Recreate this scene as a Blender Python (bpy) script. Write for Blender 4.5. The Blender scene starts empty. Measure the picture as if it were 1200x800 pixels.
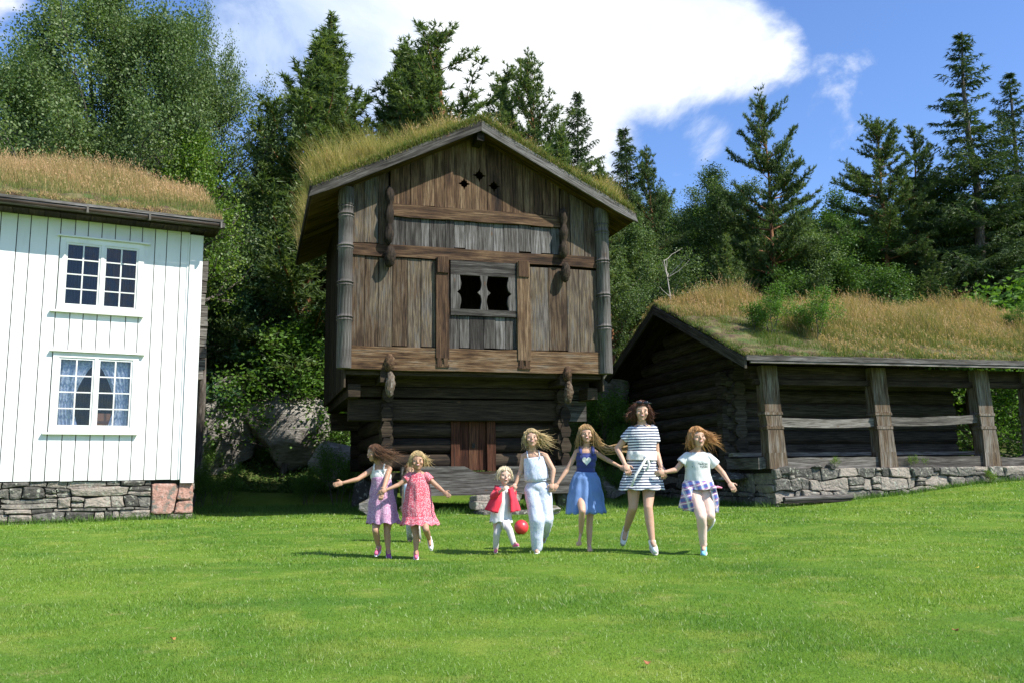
import bpy, bmesh, math, random
import numpy as np
from mathutils import Vector, Matrix, noise, geometry
R=math.radians
sc=bpy.context.scene; COL=sc.collection
# ---------------- camera, sky, sun, exposure ----------------
FOC=1020.; CZ=.9; PITCH=R(8.6); ROLL=.013
cf=np.array([0,math.cos(PITCH),math.sin(PITCH)]); _r=np.array([1.,0,0]); _u=np.cross(_r,cf)
cr=math.cos(ROLL)*_r-math.sin(ROLL)*_u; cu=math.sin(ROLL)*_r+math.cos(ROLL)*_u
cam=bpy.data.cameras.new('camera'); co=bpy.data.objects.new('camera',cam); COL.objects.link(co); sc.camera=co
cam.sensor_width=36; cam.lens=36*FOC/1200; cam.clip_end=3000; cam.clip_start=.05
Mx=Matrix(((cr[0],cu[0],-cf[0],0),(cr[1],cu[1],-cf[1],0),(cr[2],cu[2],-cf[2],CZ),(0,0,0,1)))
co.matrix_world=Mx
def at(px,py,Y):
    "world point at depth Y (metres north) seen at photo pixel px,py (surveying helper)"
    d=cf*FOC+cr*(px-600)-cu*(py-400); return np.array([0,0,CZ])+d*(Y/d[1])
SUNV=Vector((math.sin(R(61))*math.cos(R(47)),-math.cos(R(61))*math.cos(R(47)),math.sin(R(47))))
sl=bpy.data.lights.new('sun','SUN'); sl.energy=5.0; sl.angle=R(.53); sl.color=(1,.955,.87)
so=bpy.data.objects.new('sun',sl); COL.objects.link(so); so.rotation_euler=SUNV.to_track_quat('Z','Y').to_euler()
world=bpy.data.worlds.new('World'); sc.world=world; world.use_nodes=True
sc.view_settings.view_transform='Standard'; sc.view_settings.look='None'; sc.view_settings.gamma=1; sc.view_settings.exposure=0.68
class NT:
    def __init__(s,t): s.t=t
    def n(s,ty,inp=None,**kw):
        x=s.t.nodes.new(ty)
        for k,v in kw.items(): setattr(x,k,v)
        if inp:
            for k,v in inp.items(): s.set(x,k,v)
        return x
    def set(s,x,k,v):
        if isinstance(v,bpy.types.NodeSocket): s.t.links.new(v,x.inputs[k])
        elif isinstance(v,bpy.types.Node): s.t.links.new(v.outputs[0],x.inputs[k])
        else: x.inputs[k].default_value=v
    def math(s,op,a,b=0.,c=0.,clamp=False): 
        x=s.n('ShaderNodeMath',{0:a,1:b,2:c},operation=op); x.use_clamp=clamp; return x.outputs[0]
    def mix(s,f,a,b,bt='MIX'):
        x=s.n('ShaderNodeMix',data_type='RGBA',blend_type=bt); s.set(x,0,f); s.set(x,6,a); s.set(x,7,b); return x.outputs[2]
    def ramp(s,f,stops):
        x=s.n('ShaderNodeValToRGB',{0:f}); e=x.color_ramp.elements
        while len(e)<len(stops): e.new(.5)
        for q,(p,c) in zip(e,stops): q.position=p; q.color=c4(c)
        return x.outputs[0]
    def step(s,f,a,b):
        x=s.n('ShaderNodeMapRange',{0:f,1:a,2:b}); x.interpolation_type='SMOOTHSTEP'; return x.outputs[0]
    def noise(s,vec,scale,detail=4,rough=.5,dist=0.):
        return s.n('ShaderNodeTexNoise',{'Vector':vec,'Scale':scale,'Detail':float(detail),'Roughness':rough,'Distortion':dist}).outputs[0]
    def map(s,vec,sca=(1,1,1),loc=(0,0,0)): return s.n('ShaderNodeMapping',{0:vec,1:loc,3:sca}).outputs[0]
def c4(c):
    if isinstance(c,(int,float)): c=(c,c,c)
    return tuple(c)+(1,) if len(c)==3 else tuple(c)
def sky():
    t=world.node_tree; t.nodes.clear(); N=NT(t)
    sk=N.n('ShaderNodeTexSky',sky_type='NISHITA'); sk.sun_disc=False; sk.sun_elevation=math.asin(SUNV.z); sk.sun_rotation=math.atan2(SUNV.x,SUNV.y)
    sk.air_density=1.0; sk.dust_density=.4; sk.ozone_density=2.5
    col=N.mix(1.,sk.outputs[0],c4((1.62,1.92,2.48)),'MULTIPLY')
    d=N.n('ShaderNodeTexCoord').outputs['Generated']
    nz=N.noise(N.map(d,(1,1,1.5)),5.2,10,.6,.35)
    nb=N.noise(N.map(d,(1,1,1.3),(3,1,2)),2.6,5,.5)
    tot=None
    for px,py,rad,amp in ((-60,-60,.14,.9),(300,60,.16,.75),(430,20,.25,.95),(560,40,.30,1.15),(740,10,.20,1.1),(850,50,.10,.95),(640,170,.20,.8),(905,60,.055,.6),(830,160,.06,.5),(450,-260,.4,.9),(100,330,.3,.5)):
        v=Vector(at(px,py,10.)-np.array([0,0,CZ])).normalized()
        ds=N.n('ShaderNodeVectorMath',{0:d,1:tuple(v)},operation='DISTANCE').outputs['Value']
        g=N.math('MULTIPLY',N.step(ds,rad,0.),amp)
        tot=g if tot is None else N.math('MAXIMUM',tot,g)
    far=N.math('MULTIPLY',N.step(N.n('ShaderNodeSeparateXYZ',{0:d}).outputs[1],.3,-.3),.22)
    tot=N.math('MAXIMUM',tot,far)
    dens=N.math('ADD',tot,N.math('MULTIPLY',N.math('SUBTRACT',nz,.5),2.4))
    cm=N.step(dens,.2,.72)
    v=Vector(at(350,80,10.)-np.array([0,0,CZ])).normalized(); gd=N.step(N.n('ShaderNodeVectorMath',{0:d,1:tuple(v)},operation='DISTANCE').outputs['Value'],.27,.04)
    nb2=N.math('SUBTRACT',N.math('ADD',nb,N.math('MULTIPLY',N.math('SUBTRACT',nz,.5),.5)),N.math('MULTIPLY',gd,.22))
    cc=N.ramp(nb2,[(.30,(6.6,8.2,11.2)),(.43,(9.6,10.6,12.4)),(.56,(12.4,12.7,13.1))])
    col=N.mix(cm,col,cc)
    bg=N.n('ShaderNodeBackground',{0:col,1:.06}); o=N.n('ShaderNodeOutputWorld',{0:bg})
sky()
# ---------------- object helpers ----------------
def tag(o,label=None,cat=None,group=None,kind=None):
    if label: o['label']=label
    if cat: o['category']=cat
    if group: o['group']=group
    if kind: o['kind']=kind
    return o
def empty(name,loc=(0,0,0),rz=0,label=None,cat=None,group=None):
    o=bpy.data.objects.new(name,None); COL.objects.link(o); o.location=loc; o.rotation_euler=(0,0,rz); o.empty_display_size=.2
    return tag(o,label,cat,group)
def link(name,me,mat,parent=None,smooth=False):
    o=bpy.data.objects.new(name,me); COL.objects.link(o)
    if mat is not None:
        me.materials.clear()
        for m in (mat if isinstance(mat,(list,tuple)) else [mat]): me.materials.append(m)
    if parent is not None: o.parent=parent
    if smooth: me.polygons.foreach_set('use_smooth',np.ones(len(me.polygons),bool))
    return o
def np_mesh(V,F,rnd=None,name='m'):
    me=bpy.data.meshes.new(name); V=np.asarray(V,np.float32); n,k=F.shape
    me.vertices.add(len(V)); me.vertices.foreach_set('co',V.ravel())
    me.loops.add(n*k); me.loops.foreach_set('vertex_index',np.asarray(F,np.int32).ravel())
    me.polygons.add(n); me.polygons.foreach_set('loop_start',np.arange(0,n*k,k,dtype=np.int32)); 
    try: me.polygons.foreach_set('loop_total',np.full(n,k,np.int32))
    except Exception: pass
    if rnd is not None:
        a=me.attributes.new('rnd','FLOAT','FACE'); a.data.foreach_set('value',np.asarray(rnd,np.float32))
    me.update(calc_edges=True); return me
class MB:
    def __init__(s,seed=0): s.v=[]; s.f=[]; s.uv=[]; s.rn=[]; s.r=random.Random(seed)
    def add(s,V,F,ax=(0,0,1),rn=None):
        b=len(s.v); V=[Vector(q) for q in V]; s.v+=V; ax=Vector(ax).normalized(); rn=s.r.random() if rn is None else rn
        ou=s.r.random()*50; ov=s.r.random()*50
        for f in F:
            p=[V[i] for i in f]; nn=geometry.normal(p) if len(p)>2 else Vector((0,0,1))
            c=nn.cross(ax)
            if c.length<.3: a2=Vector((1,0,0)) if abs(nn.x)<.7 else Vector((0,1,0)); c=nn.cross(a2).normalized(); aa=nn.cross(c)
            else: c.normalize(); aa=ax
            s.f.append([b+i for i in f]); s.rn.append(rn); s.uv+=[(q.dot(c)+ou,q.dot(aa)+ov) for q in p]
    def hexa(s,P,ax=(0,0,1),rn=None):
        s.add(P,[(0,3,2,1),(4,5,6,7),(0,1,5,4),(1,2,6,5),(2,3,7,6),(3,0,4,7)],ax,rn)
    def box(s,a,b,ax=(0,0,1),j=0.,rn=None):
        x0,y0,z0=a; x1,y1,z1=b; g=lambda:(s.r.random()-.5)*2*j
        P=[(x0+g(),y0+g(),z0+g()),(x1+g(),y0+g(),z0+g()),(x1+g(),y1+g(),z0+g()),(x0+g(),y1+g(),z0+g()),(x0+g(),y0+g(),z1+g()),(x1+g(),y0+g(),z1+g()),(x1+g(),y1+g(),z1+g()),(x0+g(),y1+g(),z1+g())]
        s.hexa(P,ax,rn)
    def beam(s,a,b,w,h,up=(0,0,1),j=0.,rn=None):
        a=Vector(a); b=Vector(b); d=(b-a).normalized(); up=Vector(up); sd=d.cross(up).normalized(); u2=sd.cross(d)
        g=lambda:(s.r.random()-.5)*2*j
        P=[]
        for q in (a,b):
            for (i,k) in ((-1,-1),(1,-1),(1,1),(-1,1)): P.append(q+sd*(i*w/2+g())+u2*(k*h/2+g()))
        s.add(P,[(0,1,2,3),(7,6,5,4),(0,4,5,1),(1,5,6,2),(2,6,7,3),(3,7,4,0)],d,rn)
    def tube(s,pts,rad,n=10,cap=True,rn=None,sq=1.,wob=0.,ax=None):
        pts=[Vector(p) for p in pts]; V=[]; m=len(pts); fz=s.r.random()*9
        d0=(pts[-1]-pts[0]).normalized(); ref=Vector((0,0,1)) if abs(d0.z)<.8 else Vector((1,0,0))
        for i,p in enumerate(pts):
            d=(pts[min(i+1,m-1)]-pts[max(i-1,0)]).normalized(); a=d.cross(ref).normalized(); b=a.cross(d)
            r=rad[i] if isinstance(rad,(list,tuple)) else rad
            for k in range(n):
                t=2*math.pi*k/n; rr=r*(1+wob*math.sin(3*t+fz+i*1.7)+wob*.7*math.sin(5*t+fz*2-i))
                V.append(p+a*math.cos(t)*rr+b*math.sin(t)*rr*sq)
        F=[]
        for i in range(m-1):
            for k in range(n): F.append((i*n+k,i*n+(k+1)%n,(i+1)*n+(k+1)%n,(i+1)*n+k))
        if cap: F.append(tuple(range(n))[::-1]); F.append(tuple((m-1)*n+k for k in range(n)))
        s.add(V,F,ax or d0,rn)
    def prism(s,poly,d,ax=(0,0,1),holes=None,rn=None):
        poly=[Vector(p) for p in poly]; d=Vector(d); n=len(poly)
        if not holes:
            s.add(poly+[p+d for p in poly],[tuple(range(n)),tuple(range(2*n-1,n-1,-1))]+[(i,n+i,n+(i+1)%n,(i+1)%n) for i in range(n)],ax,rn)
        else:
            hs=[[Vector(p) for p in h] for h in holes]; al=poly+[p for h in hs for p in h]; N=len(al)
            tr=geometry.tessellate_polygon([poly]+hs); F=[tuple(t) for t in tr]+[tuple(N+i for i in t[::-1]) for t in tr]
            o=0
            for lp in [poly]+hs:
                m=len(lp); F+=[(o+i,N+o+i,N+o+(i+1)%m,o+(i+1)%m) for i in range(m)]; o+=m
            s.add(al+[p+d for p in al],F,ax,rn)
    def build(s,name,mat,parent=None,smooth=False,auto=None,recalc=True):
        me=bpy.data.meshes.new(name); me.from_pydata(s.v,[],s.f)
        uv=me.uv_layers.new(name='UVMap'); uv.data.foreach_set('uv',np.array(s.uv,np.float32).ravel())
        a=me.attributes.new('rnd','FLOAT','FACE'); a.data.foreach_set('value',np.array(s.rn,np.float32))
        if recalc:
            bm=bmesh.new(); bm.from_mesh(me); bmesh.ops.recalc_face_normals(bm,faces=bm.faces); bm.to_mesh(me); bm.free()
        o=link(name,me,mat,parent,smooth)
        if smooth and auto: me.set_sharp_from_angle(angle=R(auto))
        return o
# ---------------- materials ----------------
def newmat(name):
    m=bpy.data.materials.new(name); m.use_nodes=True; t=m.node_tree; t.nodes.clear(); N=NT(t)
    out=N.n('ShaderNodeOutputMaterial'); return m,N,out
def wood(name,cols,light=.97,rough=.85,gs=1.,bump=.5,blot=.5,red=None):
    m,N,out=newmat(name); uv=N.n('ShaderNodeUVMap').outputs[0]; rn=N.n('ShaderNodeAttribute',attribute_name='rnd').outputs['Fac']
    g1=N.noise(N.map(uv,(55*gs,2.2*gs,1)),1.,5,.65,.3); g2=N.noise(N.map(uv,(14*gs,.8*gs,1),(4,2,0)),1.,5,.62,.5); g3=N.noise(N.map(uv,(2.2,1.1,1),(9,1,0)),1.,4,.6)
    v=N.math('ADD',N.math('ADD',N.math('MULTIPLY',rn,.34),.06),N.math('ADD',N.math('SUBTRACT',N.math('MULTIPLY',g2,1.05),.275),N.math('MULTIPLY',g3,blot)))
    n=len(cols); lo=.42; hi=1.0
    c=N.ramp(v,[(lo+(hi-lo)*i/(n-1),tuple(q*light for q in cols[i])) for i in range(n)])
    c=N.mix(N.step(g1,.36,.62),N.mix(1.,c,c4((.30,.28,.26)),'MULTIPLY'),c)
    kn=N.n('ShaderNodeTexVoronoi',{'Vector':N.map(uv,(4,1.6,1)),'Scale':1.,'Randomness':1.}); kd=N.step(kn.outputs['Distance'],.10,.05)
    c=N.mix(N.math('MULTIPLY',kd,.7),c,c4((.10*light,.055*light,.03*light)))
    cr_=N.noise(N.map(uv,(26*gs,.55*gs,1),(7,7,0)),1.,2,.5); ck=N.step(cr_,.685,.72)
    c=N.mix(N.math('MULTIPLY',ck,.85),c,c4((.02,.016,.013)))
    hgt=N.math('SUBTRACT',N.math('ADD',g1,N.math('MULTIPLY',g2,.8)),N.math('MULTIPLY',ck,1.2))
    b=N.n('ShaderNodeBump',{'Height':hgt,'Strength':bump,'Distance':.012})
    p=N.n('ShaderNodeBsdfPrincipled',{'Base Color':c,'Roughness':rough,'Normal':b}); p.inputs['Specular IOR Level'].default_value=.25
    N.set(out,0,p); return m
def pm(name,stops,scale=5.,rough=.85,bump=.3,bs=30.,bd=.01,detail=6,rnd=0.,coord='Object',spec=.3,sheen=0.,stretch=(1,1,1),mix2=None):
    m,N,out=newmat(name); v=N.n('ShaderNodeTexCoord').outputs[coord]; v=N.map(v,stretch)
    f=N.noise(v,scale,detail,.6)
    if rnd: f=N.math('ADD',f,N.math('MULTIPLY',N.math('SUBTRACT',N.n('ShaderNodeAttribute',attribute_name='rnd').outputs['Fac'],.5),rnd))
    c=N.ramp(f,stops)
    if mix2:
        s2,c2,a,b_=mix2; c=N.mix(N.step(N.noise(v,s2,5,.6),a,b_),c,c4(c2))
    bn=N.noise(v,bs,6,.65); b=N.n('ShaderNodeBump',{'Height':bn,'Strength':bump,'Distance':bd})
    p=N.n('ShaderNodeBsdfPrincipled',{'Base Color':c,'Roughness':rough,'Normal':b}); p.inputs['Specular IOR Level'].default_value=spec
    if sheen: p.inputs['Sheen Weight'].default_value=sheen
    N.set(out,0,p); return m
def leaf(name,stops,tr=.35,objv=.12,patch=None,rough=.5,gl=.05):
    m,N,out=newmat(name); rn=N.n('ShaderNodeAttribute',attribute_name='rnd').outputs['Fac']
    f=N.math('ADD',rn,N.math('MULTIPLY',N.math('SUBTRACT',N.n('ShaderNodeObjectInfo').outputs['Random'],.5),objv))
    if patch:
        pn=N.noise(N.n('ShaderNodeNewGeometry').outputs['Position'],patch[0],4,.6); f=N.math('ADD',f,N.math('MULTIPLY',N.math('SUBTRACT',pn,.5),patch[1]))
    c=N.ramp(f,stops)
    d=N.n('ShaderNodeBsdfDiffuse',{0:c}); t=N.n('ShaderNodeBsdfTranslucent',{0:N.mix(1.,c,c4((1.15,1.25,.5)),'MULTIPLY')})
    s=N.n('ShaderNodeMixShader',{0:tr,1:d,2:t}); g=N.n('ShaderNodeBsdfGlossy',{0:c4(.5),1:rough})
    N.set(out,0,N.n('ShaderNodeMixShader',{0:gl,1:s,2:g})); return m
GREY=[(.025,.019,.015),(.10,.07,.045),(.20,.15,.105),(.24,.205,.17),(.33,.30,.27)]
BROWN=[(.012,.008,.006),(.045,.024,.013),(.095,.052,.027),(.15,.090,.047),(.23,.155,.09)]
W_board=wood('weathered_board_wood',[(.012,.007,.005),(.045,.026,.015),(.085,.054,.031),(.125,.085,.05),(.105,.086,.07),(.18,.135,.082),(.145,.128,.11)],blot=.65)
W_grey=wood('silver_grey_wood',[(.03,.026,.023),(.08,.072,.064),(.135,.125,.115),(.19,.18,.17),(.26,.25,.24)],blot=.35)
W_brown=wood('warm_brown_beam_wood',BROWN,blot=.6)
W_rich=wood('sunburnt_bottom_beam_wood',[(.012,.007,.004),(.05,.025,.012),(.14,.078,.036),(.21,.14,.08),(.17,.15,.12)],blot=.7)
W_post=wood('turned_post_wood',[(.06,.05,.044),(.12,.108,.10),(.17,.155,.145),(.225,.205,.19)],blot=.25)
W_dark=wood('dark_and_shade_toned_wood',[(.010,.007,.005),(.028,.019,.012),(.052,.036,.022),(.085,.062,.040)])  # dark timber; on the corbel logs the tone also stands for loft shade
W_door=wood('red_brown_door_wood',[(.03,.008,.004),(.06,.020,.009),(.10,.037,.018),(.13,.06,.03)])
W_under=wood('yellow_roof_board_wood',[(.03,.015,.005),(.10,.055,.012),(.2,.12,.025),(.26,.17,.05)])
W_log=wood('dark_grey_log_wood',[(.03,.024,.018),(.065,.052,.040),(.095,.080,.062),(.13,.115,.095)],gs=.7,blot=.4)
W_barn=wood('barn_post_wood',[(.02,.013,.009),(.075,.045,.025),(.15,.105,.065),(.20,.165,.13),(.27,.245,.215)],blot=.6)
W_pale=wood('bleached_rail_wood',[(.07,.062,.054),(.16,.146,.128),(.26,.24,.215),(.34,.32,.30)],blot=.35)
def m_white():
    m,N,out=newmat('white_painted_boards'); uv=N.n('ShaderNodeUVMap').outputs[0]; rn=N.n('ShaderNodeAttribute',attribute_name='rnd').outputs['Fac']
    g=N.noise(N.map(uv,(40,1.5,1)),1.,4,.6); w=N.noise(N.map(uv,(3,.6,1)),1.,5,.6)
    c=N.mix(N.step(w,.45,.75),c4((.80,.785,.775)),c4((.68,.665,.65))); c=N.mix(N.math('MULTIPLY',rn,.22),c,c4((.56,.56,.54)))
    zz=N.n('ShaderNodeSeparateXYZ',{0:N.n('ShaderNodeTexCoord').outputs['Object']}).outputs[2]; c=N.mix(N.math('MULTIPLY',N.step(N.math('ADD',zz,N.math('MULTIPLY',w,.9)),1.75,1.25),.35),c,c4((.42,.43,.36)))
    c=N.mix(N.math('MULTIPLY',N.step(g,.62,.75),.25),c,c4((.42,.41,.38)))
    b=N.n('ShaderNodeBump',{'Height':g,'Strength':.25,'Distance':.006})
    N.set(out,0,N.n('ShaderNodeBsdfPrincipled',{'Base Color':c,'Roughness':.55,'Normal':b})); return m
M_white=m_white()
M_stone=pm('dry_wall_stone',[(.25,(.075,.07,.06)),(.45,(.16,.15,.128)),(.6,(.235,.21,.175)),(.8,(.33,.28,.23))],scale=9,rnd=.6,bump=1.,bs=14,bd=.06,mix2=(11,(.36,.36,.29),.56,.66))
M_pink=pm('pink_granite_stone',[(.3,(.22,.13,.10)),(.5,(.40,.22,.17)),(.7,(.46,.32,.27))],scale=11,bump=1.,bs=14,bd=.05,mix2=(7,(.17,.155,.13),.5,.62))
M_gap=pm('dark_earth_fill',[(.3,(.012,.011,.009)),(.7,(.04,.035,.028))],scale=8,bump=.8)
def m_rock():
    m,N,out=newmat('mossy_grey_rock'); g=N.n('ShaderNodeNewGeometry'); v=g.outputs['Position']
    n1=N.noise(v,1.3,8,.62,.3); n2=N.noise(N.map(v,(1,1,4)),2.5,8,.65,.6); n3=N.noise(v,14,6,.7)
    c=N.ramp(N.math('ADD',N.math('MULTIPLY',n1,.5),N.math('MULTIPLY',n2,.5)),[(.33,(.07,.06,.052)),(.45,(.20,.18,.16)),(.55,(.36,.335,.305)),(.66,(.46,.41,.36))])
    nz=N.n('ShaderNodeSeparateXYZ',{0:g.outputs['Normal']}).outputs[2]
    c=N.mix(N.math('MULTIPLY',N.step(N.math('ADD',nz,N.math('MULTIPLY',n1,.9)),1.18,1.42),.9),c,N.mix(n3,c4((.04,.055,.012)),c4((.13,.10,.04))))
    b=N.n('ShaderNodeBump',{'Height':N.math('ADD',n2,N.math('MULTIPLY',n3,.4)),'Strength':.9,'Distance':.08})
    N.set(out,0,N.n('ShaderNodeBsdfPrincipled',{'Base Color':c,'Roughness':.9,'Normal':b})); return m
M_rock=m_rock()
def lawn_color(N,v):
    a=N.noise(v,.35,4,.6); b=N.noise(N.map(v,(1,1,1),(5,3,0)),1.6,5,.65); d=N.noise(N.map(v,(.5,1.2,1),(9,3,0)),.9,5,.6)
    c=N.mix(N.step(a,.35,.65),c4((.108,.222,.022)),c4((.178,.292,.032)))
    c=N.mix(N.math('MULTIPLY',N.step(b,.48,.66),.6),c,c4((.27,.34,.055)))
    c=N.mix(N.math('MULTIPLY',N.step(d,.5,.7),.6),c,c4((.085,.195,.024)))
    e=N.noise(N.map(v,(1,1,1),(1,8,0)),2.8,5,.7); c=N.mix(N.math('MULTIPLY',N.step(e,.56,.70),.55),c,c4((.33,.32,.11)))
    f=N.noise(N.map(v,(1,1,1),(4,4,0)),9.,4,.7); c=N.mix(N.math('MULTIPLY',N.step(f,.54,.68),.25),c,c4((.07,.17,.025)))
    return c
def m_ground():
    m,N,out=newmat('lawn_and_hillside'); v=N.n('ShaderNodeNewGeometry').outputs['Position']
    w=N.n('ShaderNodeAttribute',attribute_name='wild').outputs['Fac']
    c=lawn_color(N,v); f=N.noise(v,60,4,.7); c=N.mix(1.,c,N.ramp(f,[(.3,(.5,.5,.5)),(.7,(.95,.95,.95))]),'MULTIPLY')
    wn=N.noise(v,1.5,7,.65); wc=N.ramp(wn,[(.3,(.03,.028,.012)),(.45,(.045,.06,.015)),(.58,(.08,.10,.03)),(.72,(.15,.11,.06))])
    c=N.mix(w,c,wc)
    b=N.n('ShaderNodeBump',{'Height':N.noise(v,35,6,.7),'Strength':.6,'Distance':.03})
    N.set(out,0,N.n('ShaderNodeBsdfPrincipled',{'Base Color':c,'Roughness':.95,'Normal':b,'Specular IOR Level':.1})); return m
M_ground=m_ground()
def m_blade():
    m,N,out=newmat('lawn_blades'); v=N.n('ShaderNodeNewGeometry').outputs['Position']; rn=N.n('ShaderNodeAttribute',attribute_name='rnd').outputs['Fac']
    c=lawn_color(N,v); c=N.mix(N.math('MULTIPLY',N.step(rn,.9,.95),.4),c,c4((.34,.32,.13))); 
    c=N.mix(1.,c,N.ramp(rn,[(0.,(.88,.92,.95)),(.8,(1.12,1.1,1.05))]),'MULTIPLY')
    d=N.n('ShaderNodeBsdfDiffuse',{0:c}); t=N.n('ShaderNodeBsdfTranslucent',{0:N.mix(1.,c,c4((1.2,1.25,.6)),'MULTIPLY')})
    s=N.n('ShaderNodeMixShader',{0:.4,1:d,2:t}); g=N.n('ShaderNodeBsdfGlossy',{0:c4(.8),1:.45}); N.set(out,0,N.n('ShaderNodeMixShader',{0:.035,1:s,2:g})); return m
M_blade=m_blade()
M_turf=pm('roof_turf_earth',[(.3,(.035,.022,.012)),(.45,(.10,.065,.035)),(.58,(.13,.12,.04)),(.72,(.20,.15,.08))],scale=4,bump=1.,bs=25,bd=.04,mix2=(3,(.07,.10,.02),.5,.62))
L_birch=leaf('broadleaf_foliage',[(0.,(.052,.088,.030)),(.35,(.092,.148,.046)),(.7,(.135,.195,.066)),(1.,(.21,.255,.11))],tr=.35,gl=.035)
L_young=leaf('young_birch_foliage',[(0.,(.06,.13,.015)),(.5,(.12,.22,.02)),(1.,(.22,.27,.03))],tr=.4)
L_shrub=leaf('shrub_foliage',[(0.,(.05,.12,.018)),(.5,(.10,.20,.032)),(1.,(.18,.29,.06))],tr=.4,gl=.03)
L_pine=leaf('pine_needles',[(0.,(.05,.08,.032)),(.45,(.10,.15,.055)),(.8,(.155,.21,.072)),(1.,(.22,.25,.09))],tr=.35,rough=.4,gl=.03,objv=.25)
L_bpine=leaf('young_pine_needles',[(0.,(0.026,0.072,0.036)),(.5,(0.058,0.137,0.072)),(1.,(0.111,0.208,0.091))],tr=.22,rough=.4,gl=.06)
L_spruce=leaf('spruce_needles',[(0.,(.026,.048,.022)),(.5,(.055,.095,.038)),(1.,(.11,.15,.052))],tr=.28,rough=.45,gl=.03,objv=.2)
L_dark=leaf('undergrowth_foliage',[(0.,(.035,.078,.018)),(.5,(.078,.150,.030)),(1.,(.145,.225,.05))],tr=.35,objv=.3,gl=.03)
G_tan=leaf('straw_roof_grass',[(0.,(.11,.16,.035)),(.35,(.22,.22,.07)),(.65,(.44,.30,.15)),(1.,(.60,.39,.23))],tr=.35,objv=0,patch=(.9,1.0),gl=.02)
G_green=leaf('green_roof_grass',[(0.,(.09,.13,.025)),(.25,(.22,.24,.06)),(.5,(.40,.34,.12)),(1.,(.58,.43,.21))],tr=.4,objv=0,patch=(1.3,.6),gl=.02)
G_low=leaf('mossy_roof_grass',[(0.,(.05,.11,.02)),(.5,(.12,.17,.035)),(.8,(.22,.21,.06)),(1.,(.33,.24,.11))],tr=.4,objv=0,patch=(1.6,.5),gl=.02)
B_bark=pm('grey_bark',[(.3,(.03,.025,.02)),(.5,(.10,.085,.07)),(.7,(.19,.17,.15))],scale=6,stretch=(3,3,.6),bump=.8,bs=20)
B_pine=pm('pine_bark',[(.3,(.08,.032,.015)),(.5,(.22,.10,.045)),(.7,(.33,.17,.09))],scale=6,stretch=(2,2,.7),bump=.8,bs=16)
M_glass=None
def m_glass():
    m,N,out=newmat('window_glass'); lw=N.n('ShaderNodeFresnel',{0:1.5})
    b=N.n('ShaderNodeBump',{'Height':N.noise(N.n('ShaderNodeTexCoord').outputs['Object'],3.,2),'Strength':.12,'Distance':.05})
    g=N.n('ShaderNodeBsdfGlossy',{0:c4(.95),1:.03,'Normal':b}); t=N.n('ShaderNodeBsdfTransparent',{0:c4((.85,.9,.92))})
    N.set(out,0,N.n('ShaderNodeMixShader',{0:N.math('ADD',N.math('MULTIPLY',lw,.7),.02),1:t,2:g})); return m
M_glass=m_glass()
# ---------------- ground ----------------
def S(t): t=np.clip(t,0,1); return t*t*(3-2*t)
def ys(x): x=np.asarray(x,float); return 25.4-2.4*S((x+.5)/2.)+6.5*S((x-2.)/4.5)
def zt(x,y):
    x=np.asarray(x,float); y=np.asarray(y,float)
    z=.1*S((y-10)/7)+.5*S((x-5)/8)*S((y-12)/9)
    t=np.maximum(0,y-ys(x)); h=11.5*(1-np.exp(-t*.052))
    nz=.5*np.sin(x*.61+1.3)*np.cos(y*.47)+.3*np.sin(x*1.7+y*1.1)+.16*np.sin(x*3.1-y*2.3+1)
    return z+h+nz*np.clip(t/5,0,1)+.012*np.sin(x*1.9+.3)*np.sin(y*1.3+.8)
def ground():
    xs=np.concatenate([[-900,-300,-120,-60],np.arange(-40,40.1,.5),[60,120,300,900]])
    yy=np.concatenate([[-900,-200,-50,-20],np.arange(-6,70.1,.5),[90,140,300,1200]])
    X,Y=np.meshgrid(xs,yy); Z=zt(X,Y); n,m=X.shape
    V=np.stack([X,Y,Z],-1).reshape(-1,3); i=np.arange(n-1)[:,None]*m+np.arange(m-1)[None]; F=np.stack([i,i+1,i+m+1,i+m],-1).reshape(-1,4)
    me=np_mesh(V,F,name='ground'); a=me.attributes.new('wild','FLOAT','POINT')
    w=S((V[:,1]-ys(V[:,0])+.4)/1.6); a.data.foreach_set('value',w.astype(np.float32))
    tag(link('ground',me,M_ground,smooth=True),kind='structure')
ground()
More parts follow.
